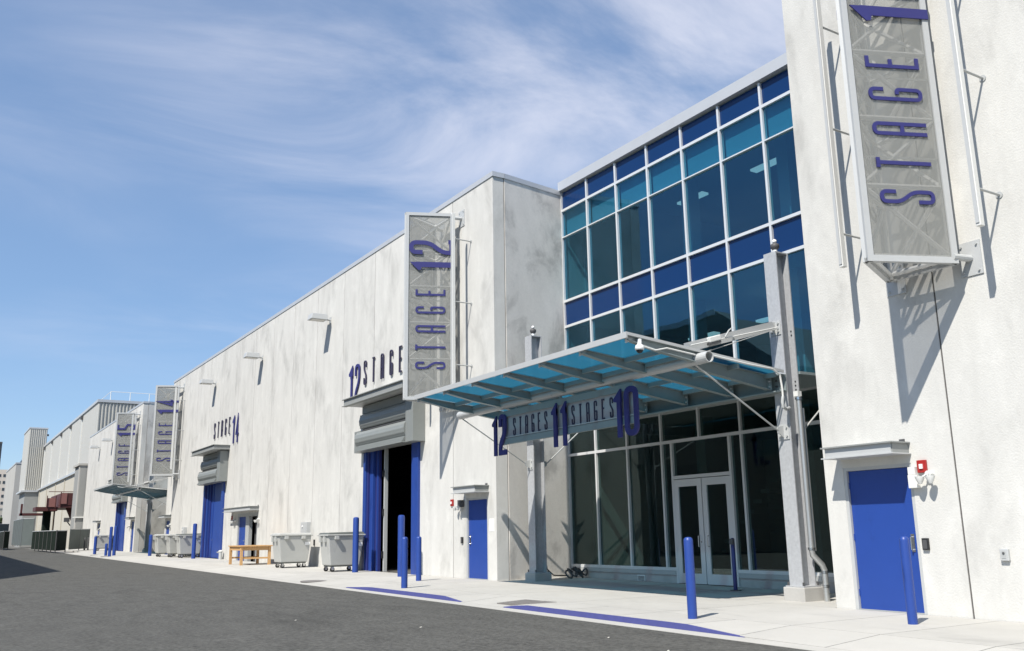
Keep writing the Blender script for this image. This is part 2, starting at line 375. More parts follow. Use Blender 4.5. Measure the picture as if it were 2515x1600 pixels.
# ------------------------------------------------------------------ stage buildings
ROOF = 13.12
def stage_building(label, joints, holes, y_near, y_far, near_ret, far_ret, back=46.0):
    b = thing('stage_building', (F, (y_near+y_far)/2, G((y_near+y_far)/2)), label, 'building', 'concrete stage buildings')
    T = .42
    for a, c in zip(joints, joints[1:]):
        MB().holed(F, F+T, a+.017, c-.017, G(a)-.3, ROOF, [h for h in holes if h[1] > a and h[0] < c]).build('wall_panel', 'concrete', b, bevel=0.0)
    for j in joints[1:-1]:
        zs = [(G(j)-.3, ROOF)]
        for h in holes:
            if h[0] < j < h[1]: zs = [(h[3], ROOF)]
        for z0, z1 in zs: MB().box(F+.014, F+.05, j-.0168, j+.0168, z0, z1).build('joint_sealant', 'sealant', b)
    for y, s, on in ((y_near, 1, near_ret), (y_far, -1, far_ret)):
        ya, yb = (y, y+.3) if s > 0 else (y-.3, y)
        if on and s > 0:                                     # the near return is slightly splayed
            xa, xb = F+T+.03, 17.98; q = [(xa,y),(xb,y+.45),(xb,y+.75),(xa,y+.3)]
            MB().hexa([(x,v,G(y)-.3) for x, v in q], [(x,v,ROOF) for x, v in q]).build('return_panel', 'concrete_return', b); MB().box(F+T, F+T+.03, ya+.05, yb, G(y)-.3, ROOF).build('joint_sealant', 'sealant', b)
            q = [(xa,y-.03),(xb,y+.42),(xb,y+.78),(xa,y+.33)]; MB().hexa([(x,v,ROOF) for x, v in q], [(x,v,ROOF+.17) for x, v in q]).build('coping', 'coping', b)
            MB().box(xb, back, y+.45, y+.75, G(y)-.3, ROOF).build('side_wall', 'concrete_grey', b); continue
        if on: MB().box(F+T+.02, 18.6, ya, yb, G(y)-.3, ROOF).build('return_panel', 'concrete_return', b); MB().box(F+T, F+T+.02, ya+.03, yb, G(y)-.3, ROOF).build('joint_sealant', 'sealant', b)
        MB().box(18.6 if on else F+T, back, ya, yb, G(y)-.3, ROOF).build('side_wall', 'concrete_grey', b)
    MB().box(back-.3, back, y_near+.3, y_far-.3, -.4, ROOF).build('back_wall', 'concrete_grey', b)
    MB().box(F+T, back-.3, y_near+(.8 if near_ret else .3), y_far-.3, ROOF-.6, ROOF-.2).build('roof', 'interior_dark', b)
    MB().hexa([(F+T,y_near+.8,G(y_near)-.3),(back-.3,y_near+.8,G(y_near)-.3),(back-.3,y_far-.3,G(y_far)-.3),(F+T,y_far-.3,G(y_far)-.3)], [(F+T,y_near+.8,G(y_near)-.01),(back-.3,y_near+.8,G(y_near)-.01),(back-.3,y_far-.3,G(y_far)-.01),(F+T,y_far-.3,G(y_far)-.01)]).build('floor', 'interior_dark', b)
    MB().box(F-.03, F+T+.02, y_near-.03, y_far+.03, ROOF, ROOF+.17).build('coping', 'coping', b)
    if far_ret: MB().box(F+T+.02, 18.6, y_far-.33, y_far+.03, ROOF, ROOF+.17).build('coping', 'coping', b)
    return b
D10 = (10.15, 11.62, -9, 2.58); D12 = (25.10, 26.50, -9, 2.58); LD12 = (29.9, 34.9, -9, 4.95); DD = (49.45, 53.35, -9, 2.74)
LD14 = (56.4, 61.25, -9, 4.95); D14 = (71.3, 72.62, -9, 2.74); D15 = (85.6, 86.9, -9, 2.95); LD15 = (90.0, 95.0, -9, 4.95); D15B = (105.0, 106.3, -9, 3.0)
stage_building('pale concrete stage building carrying the STAGE 1 sign and a single blue door', [-8.0,-4.33,-.92,2.49,5.9,9.31,12.07], [D10], -8.0, 12.07, False, True)
stage_building('long pale concrete stage building with the STAGE 12 and STAGE 14 signs', [24.55,27.38,30.82,34.26,37.68,41.1,44.5,47.86,51.24,54.6,57.95,61.35,64.7,68.05,71.4-.35,72.95] if 0 else [24.55,27.38,30.82,34.26,37.68,41.1,44.5,47.86,51.24,54.55,57.95,61.35,64.7,68.0,71.05,72.95], [D12,LD12,DD,LD14,D14], 24.55, 72.95, True, True)
stage_building('pale concrete stage building with the STAGE 15 sign', [85.15,88.5,91.9,95.3,98.7,102.1,105.5 - .8,108.9,112.3,115.7,118.2], [D15,LD15,D15B], 85.15, 118.2, True, False, back=38)

# ------------------------------------------------------------------ glass entrance
def entrance(label):
    GX = 17.8; e = thing('glass_entrance', (GX, 18.5, 0), label, 'entrance', 'glazed entrances between the stage buildings')
    V = [24.97,23.47,21.89,20.31,18.73,17.16,15.58,14.0,12.42]; Zr = [.40,3.94,4.85,8.33,9.23,11.55,12.54,13.27]
    mw = .035
    for i, y in enumerate(V):
        if y == 18.73:
            MB().box(GX-.05, GX+.10, y-mw, y+mw, 3.98, 13.25).build('mullion', 'mullion', e)
        else: MB().box(GX-.05, GX+.10, y-mw, y+mw, .40, 13.25).build('mullion', 'mullion', e)
    for z in Zr[:-1]:
        h = .018 if z == 11.55 else .042
        spans = [(12.2, 25.0)] if z > .5 else [(12.2, 17.58), (19.9, 25.0)]
        for a, c in spans: MB().box(GX-.047, GX+.097, a, c, z-h, z+h).build('transom', 'mullion', e)
    MB().box(GX-.045, GX+.1, 12.2, 25.0, 4.75, 4.80).build('transom', 'grey_steel', e)
    for y in (19.88, 17.6): MB().box(GX-.053, GX+.1, y-.04, y+.04, G(18), 3.90).build('door_jamb', 'mullion', e)
    MB().box(GX-.05, GX+.1, 17.64, 19.84, 2.87, 2.96).build('door_head', 'mullion', e)
    # panes
    for i in range(len(V)-1):
        y1, y0 = V[i]-mw, V[i+1]+mw
        for k in range(len(Zr)-1):
            z0, z1 = Zr[k]+.042, Zr[k+1]-.042
            if k == 0:
                if y1 > 19.9 > y0: y00 = 19.92
                elif y1 > 17.6 > y0 and y1 < 19: y00 = y0
                else: y00 = y0
                if abs(V[i]-20.31) < .01: MB().box(GX+.02, GX+.03, 19.92, y1, z0, z1).build('glass_pane', 'low_glass', e); continue
                if abs(V[i]-18.73) < .01: MB().box(GX+.02, GX+.03, y0, 17.56, z0, z1).build('glass_pane', 'low_glass', e); continue
            mm = 'spandrel_blue' if k in (3, 6) else ('low_glass' if k < 2 else 'vision_glass')
            jx = [random.uniform(-.006, .006) for _ in range(4)]; cn = [(y0,z0),(y1,z0),(y1,z1),(y0,z1)]   # panes never sit perfectly true
            MB().hexa([(GX+.02+j, y, z) for j, (y, z) in zip(jx, cn)], [(GX+.03+j, y, z) for j, (y, z) in zip(jx, cn)]).build('glass_pane', mm, e)
            if k == 5: MB().box(GX+.16, GX+.18, y0, y1, z0-.02, z1+.05).build('roller_blind', 'blind', e)
    MB().box(GX+.02, GX+.03, 17.64, 19.84, 2.96, 3.898).build('glass_pane', 'low_glass', e)
    # leaves
    for y0, y1, hs in ((18.745, 19.84, 18.80), (17.64, 18.715, 18.66)):
        d = MB(); x0, x1 = GX-.045, GX+.02; zb = G(18)+.02
        d.box(x0,x1,y0,y0+.17,zb,2.85).box(x0,x1,y1-.17,y1,zb,2.85).box(x0+.001,x1-.001,y0+.17,y1-.17,2.65,2.85).box(x0+.001,x1-.001,y0+.17,y1-.17,zb,.30)
        leaf = d.build('door', 'mullion', e)
        MB().box(GX-.015, GX-.005, y0+.16, y1-.16, .29, 2.66).build('glass_pane', 'low_glass', leaf)
        MB().tube([(GX-.05,hs+(.1 if hs>18.7 else -.1),1.02),(GX-.11,hs+(.1 if hs>18.7 else -.1),1.02),(GX-.11,hs+(.1 if hs>18.7 else -.1),1.30),(GX-.05,hs+(.1 if hs>18.7 else -.1),1.30)], .013, 8).build('handle', 'chrome', leaf, smooth=True)
        MB().tube([(GX-.045,y0+.1,1.14),(GX-.06,y0+.1,1.14)], .02).build('lock', 'chrome', leaf)
    # low kerb wall below the glazing
    for a, c in ((12.2, 17.55), (19.93, 24.98)):
        MB().box(GX-.02, GX+.2, a, c, -.2, .24).build('base_wall', 'concrete_grey', e); MB().box(GX-.055, GX+.1, a, c, .24, .355).build('sill', 'grey_steel', e)
    # fascia and roof
    MB().box(GX-.14, GX+.30, 12.1, 24.99, 13.27, 13.60).build('fascia', 'coping', e)
    MB().box(GX+.30, 40, 12.1, 24.99, 13.30, 13.55).build('roof', 'lobby_wall', e)
    # lobby inside
    MB().box(GX+.12, 26.9, 12.1, 24.99, 8.45, 9.10).build('upper_floor', 'lobby_wall', e)
    MB().box(GX+.12, 26.9, 12.1, 24.99, 4.80, 4.95).build('soffit', 'interior_dark', e)
    MB().box(27, 27.3, 12.1, 24.99, -.2, 13.3).build('lobby_back_wall', 'lobby_wall', e)
    MB().box(GX+.2, 27, 12.1, 24.99, -.2, .03).build('lobby_floor', 'lobby_floor', e)
    MB().box(18.7, 27, 24.95, 24.985, 0, 13.3).build('lobby_side_wall', 'lobby_wall', e)
    MB().box(18.7, 27, 12.08, 12.12, 0, 13.3).build('lobby_side_wall', 'lobby_wall', e)
    MB().box(19.4, 19.8, 20.2, 20.6, 0, 13.3).build('lobby_column', 'lobby_wall', e)
    MB().box(19.4, 19.8, 16.2, 16.6, 0, 13.3).build('lobby_column', 'lobby_wall', e)
    MB().box(22.5, 22.8, 13, 19.8, .03, 4.8).build('lobby_partition', 'lobby_wall', e)
    st = MB()
    for k in range(16): st.box(20.6, 22.2, 16.0+k*.32, 16.34+k*.32, 9.1+k*.17-.2, 9.1+k*.17) if False else st.box(20.6, 22.2, 21.8-k*.32, 22.14-k*.32, .03+k*.285-.12, .03+k*.285)
    st.build('stair_flight', 'lobby_wall', e)
    for x, y, z in ((20.2, 17.6, 12.1), (20.2, 20.9, 12.1), (20.8, 18.4, 7.6), (20.8, 15.9, 7.6), (20.8, 21.4, 7.6)): MB().box(x-.14, x+.14, y-.6, y+.6, z, z+.07).build('ceiling_light', 'ceiling_glow', e)
    return e
ent = entrance('tall glazed entrance wall with double doors between the STAGE 1 and STAGE 12 walls')
copy_tree(ent, None, (17.8, 18.5+60.6, .25), 'glazed entrance wall in the far recess behind the STAGE 14 sign')

# ------------------------------------------------------------------ lettering
def fillet(pts, r, closed=False):
    out = []; n = len(pts)
    for i, p in enumerate(pts):
        if not closed and i in (0, n-1): out.append(p); continue
        a, b = Vector(pts[i-1]), Vector(pts[(i+1)%n]); p = Vector(p)
        da, db = a-p, b-p; rr = min(r, da.length*.48, db.length*.48)
        q0, q1 = p+da.normalized()*rr, p+db.normalized()*rr
        for t in (0, .25, .5, .75, 1): q = q0.lerp(p, t).lerp(p.lerp(q1, t), t); out.append((q.x, q.y))
    return out
GL = {'S': [('o',[(1,.72),(1,1),(0,1),(0,.64),(1,.38),(1,0),(0,0),(0,.28)])],
      'T': [('o',[(0,1),(1,1)]),('o',[(.5,1),(.5,0)])],
      'A': [('o',[(0,0),(0,1),(1,1),(1,0)]),('o',[(0,.45),(1,.45)])],
      'G': [('o',[(1,.74),(1,1),(0,1),(0,0),(1,0),(1,.47),(.5,.47)])],
      'E': [('s',[(1,1),(0,1),(0,0),(1,0)]),('o',[(0,.54),(.75,.54)])],
      '1': [('o',[(.75,0),(.75,.90)]),('f',[(1.25,1.05),(-.45,.83),(-.38,.765),(.3,.745),(1.25,.745)])],
      '2': [('o',[(0,.72),(0,1),(1,1),(1,.55),(0,.22),(0,0)]),('s',[(0,0),(1.1,0),(1.1,.08)])],
      '4': [('s',[(.72,0),(.72,1),(0,.3),(1.1,.3)])],
      '5': [('s',[(1,1),(0,1),(0,.58),(1,.44),(1,0),(0,0),(0,.24)])],
      '0': [('c',[(0,0),(0,1),(1,1),(1,0)])]}
def glyph(ch, w, h, t, org, ax, ay, depth):
    """solid letter: ax/ay unit vectors of the letter plane, depth towards the viewer"""
    org, ax, ay = Vector(org), Vector(ax), Vector(ay); nrm = Vector(depth); mb = MB(); nl = nrm.normalized()
    def to3(p, k=0.0): return org+ax*p[0]+ay*p[1]
    for si, (kind, pts) in enumerate(GL[ch]):
        dp = nrm+nl*(.002*si)
        P = [(t/2+p[0]*(w-t), t/2+p[1]*(h-t)) for p in pts]
        if kind == 'f':
            mb.prism([to3(p) for p in P], dp); continue
        if len(P) == 2 or True:
            # let open straight ends reach the full height
            if kind != 'c':
                a, b = Vector(P[0]), Vector(P[1]); d = (a-b).normalized()
                if abs(d.y) > .99 and pts[0][1] in (0, 1): P[0] = (P[0][0], P[0][1]+d.y*t/2)
                a, b = Vector(P[-1]), Vector(P[-2]); d = (a-b).normalized()
                if abs(d.y) > .99 and pts[-1][1] in (0, 1): P[-1] = (P[-1][0], P[-1][1]+d.y*t/2)
        closed = kind == 'c'
        if kind in 'oc' and len(P) > 2: P = fillet(P, min(w*.45, .5*(w-t)+t*.3), closed)
        n = len(P); Lf, Rt = [], []
        for i, p in enumerate(P):
            p = Vector(p)
            if closed: a, b = Vector(P[i-1]), Vector(P[(i+1)%n])
            else: a, b = Vector(P[max(i-1,0)]), Vector(P[min(i+1,n-1)])
            d1 = (p-a).normalized() if (p-a).length > 1e-6 else (b-p).normalized(); d2 = (b-p).normalized() if (b-p).length > 1e-6 else d1
            tn = (d1+d2); tn = tn.normalized() if tn.length > 1e-5 else d1
            no = Vector((-tn.y, tn.x)); sc = 1/max(.45, Vector((-d1.y, d1.x)).dot(no))
            Lf.append(p+no*t/2*sc); Rt.append(p-no*t/2*sc)
        rng = range(n) if closed else range(n-1)
        for i in rng:
            j = (i+1) % n
            q = [to3(Lf[i]), to3(Lf[j]), to3(Rt[j]), to3(Rt[i])]; qt = [v+dp for v in q]
            mb.face(qt); mb.face(list(reversed(q))); mb.face([q[0],q[1],qt[1],qt[0]]); mb.face([q[2],q[3],qt[3],qt[2]])
            if not closed and i == 0: mb.face([q[3],q[0],qt[0],qt[3]])
            if not closed and i == n-2: mb.face([q[1],q[2],qt[2],qt[1]])
    return mb
def wall_text(label, items, loc, dx=-.05, x=F-.03):
    r = thing('wall_lettering', loc, label, 'lettering', 'stage names lettered on the facades')
    for ch, y, z, w, h, t, mt in items:
        glyph(ch, w, h, t, (x, y+w/2, z), (0,-1,0), (0,0,1), (dx,0,0)).build('letter' if ch.isalpha() else 'numeral', mt, r)
        for zz in (z+h*.15, z+h*.85): MB().tube([(x, y, zz), (F, y, zz)], .008, 6).build('standoff', 'grey_steel', r)
    return r
it = [('1',36.55,6.92,.36,1.65,.13,'letter_blue'),('2',35.85,6.92,.50,1.65,.12,'letter_blue')]
for k, ch in enumerate('STAGE'): it.append((ch, 35.02-.87*k, 7.55, .25, 1.03, .052, 'letter_dark'))
wall_text('dark blue letters spelling 12 STAGE above the open loading door', it, (F,34,7))
it = [('1',55.0,6.88,.36,1.67,.13,'letter_blue'),('4',54.2,6.88,.55,1.67,.12,'letter_blue')]
for k, ch in enumerate('STAGE'): it.append((ch, 59.45-.88*k, 7.55, .25, 1.03, .052, 'letter_dark'))
wall_text('dark blue letters spelling STAGE 14 above the closed loading door', it, (F,57,7))
it = [('1',97.2,6.88,.36,1.67,.13,'letter_blue'),('5',96.3,6.88,.5,1.67,.12,'letter_blue')]
for k, ch in enumerate('STAGE'): it.append((ch, 95.3-.88*k, 7.55, .25, 1.03, .052, 'letter_dark'))
wall_text('dark letters spelling 15 STAGE half hidden behind the STAGE 15 blade sign', it, (F,94,7))

# ------------------------------------------------------------------ triangular blade signs
def blade_sign(y0, num, label, ztop=12.42, zb=5.83):
    r = thing('blade_sign', (F, y0, zb), label, 'sign', 'triangular stage blade signs')
    A = Vector((12.88, y0, 0)); P2 = Vector((14.40, y0-.66, 0)); P3 = Vector((14.40, y0+.66, 0))
    def up(p, z): return (p.x, p.y, z)
    for end, nm in ((P2, -1), (P3, 1)):
        d = (end-A).normalized(); n = Vector((-d.y, d.x, 0)); n = n if n.y*nm > 0 else -n
        fw = .11
        # frame bars on the face
        fr = MB()
        def fbar(s0, s1, z0, z1, th=.06):
            a, b = A+d*s0, A+d*s1; o = n*th
            fr.hexa([up(a,z0), up(b,z0), up(b+o,z0), up(a+o,z0)], [up(a,z1), up(b,z1), up(b+o,z1), up(a+o,z1)])
        L = (end-A).length
        fbar(0, fw, zb, ztop); fbar(L-fw, L, zb, ztop); fbar(fw, L-fw, zb+.001, zb+fw); fbar(fw, L-fw, ztop-fw, ztop-.001)
        fr.build('frame', 'pale_steel', r)
        for zz in (zb+.29*(ztop-zb), zb+.52*(ztop-zb), zb+.77*(ztop-zb)):
            fr2 = MB(); a, b = A+d*fw, A+d*(L-fw); o = n*.012
            fr2.hexa([up(a-o,zz-.02), up(b-o,zz-.02), up(b,zz-.02), up(a,zz-.02)], [up(a-o,zz+.02), up(b-o,zz+.02), up(b,zz+.02), up(a,zz+.02)]); fr2.build('cross_rail', 'pale_steel', r)
        a, b = A+d*fw, A+d*(L-fw); o0, o1 = n*.022, n*.030
        MB().hexa([up(a+o0,zb+fw), up(b+o0,zb+fw), up(b+o1,zb+fw), up(a+o1,zb+fw)], [up(a+o0,ztop-fw), up(b+o0,ztop-fw), up(b+o1,ztop-fw), up(a+o1,ztop-fw)]).build('mesh_panel', 'sign_mesh', r)
        # lettering reads upwards
        zs = [7.00, 7.62, 8.26, 8.92, 9.55]
        tow, edge = ((-d, end) if nm < 0 else (d, A))
        hL, off = 1.02, (.287 if nm < 0 else .35)
        for ch, zc in zip('STAGE', zs):
            og = edge+tow*off+n*.034; ax = Vector((0,0,1)); 
            glyph(ch, .25, hL, .068, up(og, zc-.125), (0,0,1), tow, n*.022).build('letter', 'letter_blue', r)
        for ch, zc, w in ((num[0], 10.48, .36), (num[1], 11.14, .50)):
            og = edge+tow*(.0 if nm < 0 else .10)+n*.064
            glyph(ch, w, 1.54 if nm < 0 else 1.4, .19 if ch == '1' else .15, up(og, zc-w/2), (0,0,1), tow, n*.022).build('numeral', 'letter_blue', r)
    # inner space frame
    for p in (A, P2, P3):
        q = p+(Vector((13.9, y0, 0))-p)*.09
        MB().tube([up(q, zb+.03), up(q, ztop-.03)], .05, 8).build('inner_post', 'white', r, smooth=True)
    qa, q2, q3 = [p+(Vector((13.9, y0, 0))-p)*.09 for p in (A, P2, P3)]
    nb = 5; zz = [zb+.12+(ztop-zb-.24)*k/nb for k in range(nb+1)]
    for k, z in enumerate(zz):
        for a, b in ((qa,q2),(qa,q3),(q2,q3)): MB().tube([up(a,z), up(b,z)], .045, 6).build('inner_strut', 'white', r)
        if k < nb:
            pr = [(q2,q3),(q3,qa),(qa,q2)] if k % 2 else [(q3,q2),(qa,q3),(q2,qa)]
            for a, b in pr: MB().tube([up(a,z), up(b,zz[k+1])], .042, 6).build('inner_brace', 'white', r)
    # bottom and top rails along the three edges
    for z in (zb, ztop-.07):
        for a, b in ((A,P2),(A,P3),(P2,P3)): MB().bar(up(a,z+.035), up(b,z+.035), .06, .07).build('edge_rail', 'pale_steel', r)
    # wall plates and arms
    for z in (zb+.12, ztop-.15):
        for p, s in ((P2,-1),(P3,1)):
            MB().tube([(p.x-.1,p.y,z),(F-.02,p.y+s*.08,z)], .06, 10).build('arm', 'pale_steel', r, smooth=True)
            pl = MB().box(F-.022, F, p.y+s*.08-.2, p.y+s*.08+.2, z-.3, z+.3).build('wall_plate', 'pale_steel', r)
            for dy in (-.14,.14):
                for dz in (-.23,.23): MB().tube([(F-.022,p.y+s*.08+dy,z+dz),(F-.05,p.y+s*.08+dy,z+dz)], .02, 6).build('bolt', 'grey_steel', pl)
    return r
def light_bar(y, label, z0=6.23, z1=12.15):
    r = thing('sign_light_bar', (14.0, y, z0), label, 'light bar', 'vertical light bars beside the blade signs')
    MB().box(13.94, 14.06, y-.045, y+.045, z0, z1).build('housing', 'white_steel', r, bevel=.01)
    MB().box(13.925, 13.94, y-.03, y+.03, z0+.05, z1-.05).build('lens', 'pale_steel', r)
    for z in (6.9, 9.05, 11.25):
        MB().tube([(14.06,y,z),(F-.015,y,z)], .022, 8).build('arm', 'grey_steel', r, smooth=True)
        MB().tube([(F-.015,y,z),(F,y,z)], .06, 12).build('wall_flange', 'grey_steel', r)
    return r
for y0, num, nm in ((9.30,'10','STAGE 1'),(27.43,'12','STAGE 12'),(70.05,'14','STAGE 14'),(87.2,'15','STAGE 15')):
    zt = 12.42
    blade_sign(y0, num, {'10':'tall triangular mesh sign reading STAGE 1 on the wall above a single blue door','12':'tall triangular mesh sign reading STAGE 12 beside the open loading door','14':'distant triangular mesh sign reading STAGE 14 over the row of dumpsters','15':'farthest triangular mesh sign reading STAGE 15 beside the far canopy'}[num].replace(' and cut by nothing',''), zt)
    light_bar(y0-1.38, 'slim white vertical light bar on wall arms, camera-door side of the %s sign'.replace('camera-door', 'door') % nm if num == '10' else 'slim light bar on wall arms between the %s sign and %s' % (nm, {'12':'the recess corner','14':'the closed loading door','15':'the far canopy'}[num]))
    light_bar(y0+1.32, 'slim white vertical light bar between the %s sign and the tall glazing' % nm if num == '10' else 'slim light bar between the %s sign and its loading door' % nm if num == '12' else 'distant slim light bar past the STAGE 15 sign' if num == '15' else 'slim vertical light bar between the STAGE 14 sign and the far recess')


# ------------------------------------------------------------------ entrance canopy
def gz(x): return 5.20-(x-11.0)*.095      # glass plane
def canopy(label):
    c = thing('entrance_canopy', (13.2, 18.6, 0), label, 'canopy', 'glass canopies at the entrances')
    CX = 15.62
    for cy in (13.62, 23.70):
        w, dp, tf = .36, .40, .028
        cm = MB().box(CX-dp/2, CX-dp/2+tf, cy-w/2, cy+w/2, .30, 7.55).box(CX+dp/2-tf, CX+dp/2, cy-w/2, cy+w/2, .30, 7.55).box(CX-dp/2+tf, CX+dp/2-tf, cy-.01, cy+.01, .30, 7.545)
        cl = cm.build('column', 'galvanised', c)
        MB().box(CX-dp/2+tf, CX+dp/2-tf, cy-w/2+.01, cy+w/2-.01, 7.52, 7.55).build('cap_plate', 'galvanised', cl)
        MB().box(CX-.26, CX+.26, cy-.24, cy+.24, .272, .30).build('base_plate', 'galvanised', cl)
        for dx in (-.22,.22):
            for dy in (-.2,.2): MB().tube([(CX+dx,cy+dy,.30),(CX+dx,cy+dy,.37)], .02, 6).build('bolt', 'dark_grey', cl)
        MB().box(CX-.30, CX+.30, cy-.28, cy+.28, -.1, .27).build('pedestal', 'concrete_grey', c, bevel=.015)
        # plates on the column for the tie rods and the strut
        for z in (3.50, 5.80):
            for s in (-1, 1):
                xp = CX+s*(dp/2)
                p = MB().box(min(xp,xp+s*.02), max(xp,xp+s*.02), cy-.15, cy+.15, z-.16, z+.16).build('connection_plate', 'pale_steel', cl)
                g = MB().prism([(xp+s*.02,cy-.012,z-.12),(xp+s*.20,cy-.012,z-.02),(xp+s*.20,cy-.012,z+.1),(xp+s*.02,cy-.012,z+.14)], (0,.024,0)).build('gusset', 'pale_steel', cl)
                for dy in (-.10,.10):
                    for dz in (-.09,.09): MB().tube([(xp+s*.02,cy+dy,z+dz),(xp+s*.05,cy+dy,z+dz)], .022, 6).build('bolt', 'grey_steel', cl)
        for zz in (5.75,5.66,4.62,4.53,4.44):
            MB().tube([(CX+dp/2-tf-.004,cy-.11,zz),(CX+dp/2-tf-.012,cy-.11,zz)], .018, 8).build('bolt_hole', 'black', cl)
        # tie rods down to the column, strut above
        MB().tube([(12.90,cy-(.0 if cy < 20 else .15),4.80),(CX-.38,cy,3.53)], .020, 8).build('tie_rod', 'grey_steel', c, smooth=True)
        MB().tube([(17.72,cy,4.92),(CX+.38,cy,3.53)], .020, 8).build('tie_rod', 'grey_steel', c, smooth=True)
        if cy > 20: continue
        s = MB(); p0, p1 = Vector((CX-.34,cy,5.83)), Vector((12.75,cy-(0 if cy < 20 else .1),5.12))
        s.bar(p0, p1, .14, .20); s.build('strut', 'pale_steel', c)
        d = (p1-p0)
        fl = MB().bar(p0+d*.68+Vector((0,-.13,.04)), p0+d*.81+Vector((0,-.13,.04)), .10, .12).build('floodlight', 'white_steel', c, bevel=.02)
        MB().bar(p0+d*.68+Vector((0,-.13,-.045)), p0+d*.81+Vector((0,-.13,-.045)), .08, .05).build('visor', 'dark_grey', fl)
        MB().tube([p0+d*.62+Vector((0,-.14,.02)), p0+d*.58+Vector((0,-.16,.14)), p0+d*.54+Vector((0,-.14,.17))], .018, 6).build('cable_loop', 'grey_steel', fl, smooth=True)
        MB().tube([p0+Vector((.1,-.1,-.03)), p1+Vector((0,-.12,.03))], .014, 6).build('conduit', 'white_steel', c)
        MB().tube([p0+Vector((.1,-.1,-.06)), Vector((12.95,cy-.12,4.98))], .010, 6).build('cable', 'grey_steel', c)
    # pipe along the canopy
    n = 18; pm = MB()
    ro, ri = .115, .098
    for rr in (ro, ri):
        pass
    yA, yB = 13.12, 23.55
    ring = lambda y, r: [(12.87+r*math.cos(2*math.pi*k/n), y, 4.86+r*math.sin(2*math.pi*k/n)) for k in range(n)]
    a0, a1, b0, b1 = ring(yA, ro), ring(yB, ro), ring(yA, ri), ring(yA+.6, ri)
    for k in range(n):
        j = (k+1) % n
        pm.face([a0[j],a0[k],a1[k],a1[j]]); pm.face([b0[k],b0[j],b1[j],b1[k]]); pm.face([a0[k],a0[j],b0[j],b0[k]])
    pm.face(b1); pm.face(a1); pm.build('pipe', 'pale_steel', c, smooth=True)
    for yj in (13.42, 18.6, 23.35): MB().tube([(12.87,yj,4.86),(12.87,yj+.03,4.86)], .122, 18).build('pipe_collar', 'pale_steel', c, smooth=True)
    # girder between the columns (channel, open side to the street)
    gy0, gy1 = 13.44, 23.88
    g = MB().box(15.39, 15.418, gy0, gy1, 4.36, 4.74).box(15.22, 15.39, gy0, gy1, 4.36, 4.385).box(15.22, 15.39, gy0, gy1, 4.715, 4.74)
    gd = g.build('girder', 'canopy_paint', c)
    for y in (13.55, 13.68):
        for z in (4.50, 4.62): MB().tube([(15.39,y,z),(15.35,y,z)], .022, 6).build('bolt', 'dark_grey', gd)
    # tapered ribs
    R = [13.48+1.52*k for k in range(7)]
    for y in R:
        prof = [(11.0, gz(11)-.025), (11.0, gz(11)-.09), (11.9, 4.93), (12.6, 4.835), (13.2, 4.74), (15.28, 4.46), (15.28, gz(15.28)-.03)]
        yo = y; y = y+(.37 if yo < 13.6 else 0); prof0 = prof
        rb = MB().prism([(x, yo-.008, z) for x, z in prof[:4]+[(12.9, 4.79), (12.9, gz(12.9)-.03)]], (0, .016, 0)).prism([(x, y-.008, z) for x, z in [(12.9, gz(12.9)-.03), (12.9, 4.79)]+prof[4:]], (0, .016, 0))
        def fl(a, b, w=.13):
          y = yo if (a[0]+b[0])/2 < 12.92 else yo+(.37 if yo < 13.6 else 0)
          rb.hexa([(a[0],y-w/2,a[1]-.016),(a[0],y+w/2,a[1]-.016),(b[0],y+w/2,b[1]-.016),(b[0],y-w/2,b[1]-.016)], [(a[0],y-w/2,a[1]),(a[0],y+w/2,a[1]),(b[0],y+w/2,b[1]),(b[0],y-w/2,b[1])])
        lower = [(11.05, gz(11)-.10)]+prof[2:4]+[(12.9, 4.79)]+prof[4:6]
        for a, b in zip(lower, lower[1:]): fl(a, b)
        fl((11.0, gz(11)-.02), (12.9, gz(12.9)-.02)); fl((12.9, gz(12.9)-.022), (15.28, gz(15.28)-.022))
        rib = rb.build('rib', 'canopy_paint', c)
        MB().box(15.262, 15.282, y-.12, y+.12, 4.42, 4.70).build('end_plate', 'canopy_paint', rib)
        for dy in (-.08,.08):
            for z in (4.50, 4.62): MB().tube([(15.262,y+dy,z),(15.235,y+dy,z)], .02, 6).build('bolt', 'pale_steel', rib)
        if y < R[-1]-.1 or True:
            MB().prism([(11.02,yo-.01,gz(11)-.03),(11.02,yo-.01,gz(11)-.17),(11.05,yo-.01,gz(11)-.17),(11.22,yo-.01,gz(11)-.06)], (0,.02,0)).build('fin', 'pale_steel', rib)
    # purlins and panes
    XP = [11.0, 12.18, 12.75, 13.05, 14.1, 15.2]
    for x in XP[1:]:
        for a, b in zip(R, R[1:]): MB().box(x-.03, x+.03, a+.066, b-.066, gz(x)-.12, gz(x)-.02).build('purlin', 'canopy_paint', c)
    fe = MB(); fe.hexa([(10.965,R[0]-.1,gz(11)-.09),(11.0,R[0]-.1,gz(11)-.09),(11.0,R[-1]+.1,gz(11)-.09),(10.965,R[-1]+.1,gz(11)-.09)], [(10.965,R[0]-.1,gz(11)+.03),(11.0,R[0]-.1,gz(11)+.03),(11.0,R[-1]+.1,gz(11)+.03),(10.965,R[-1]+.1,gz(11)+.03)]); fe.build('front_edge', 'pale_steel', c)
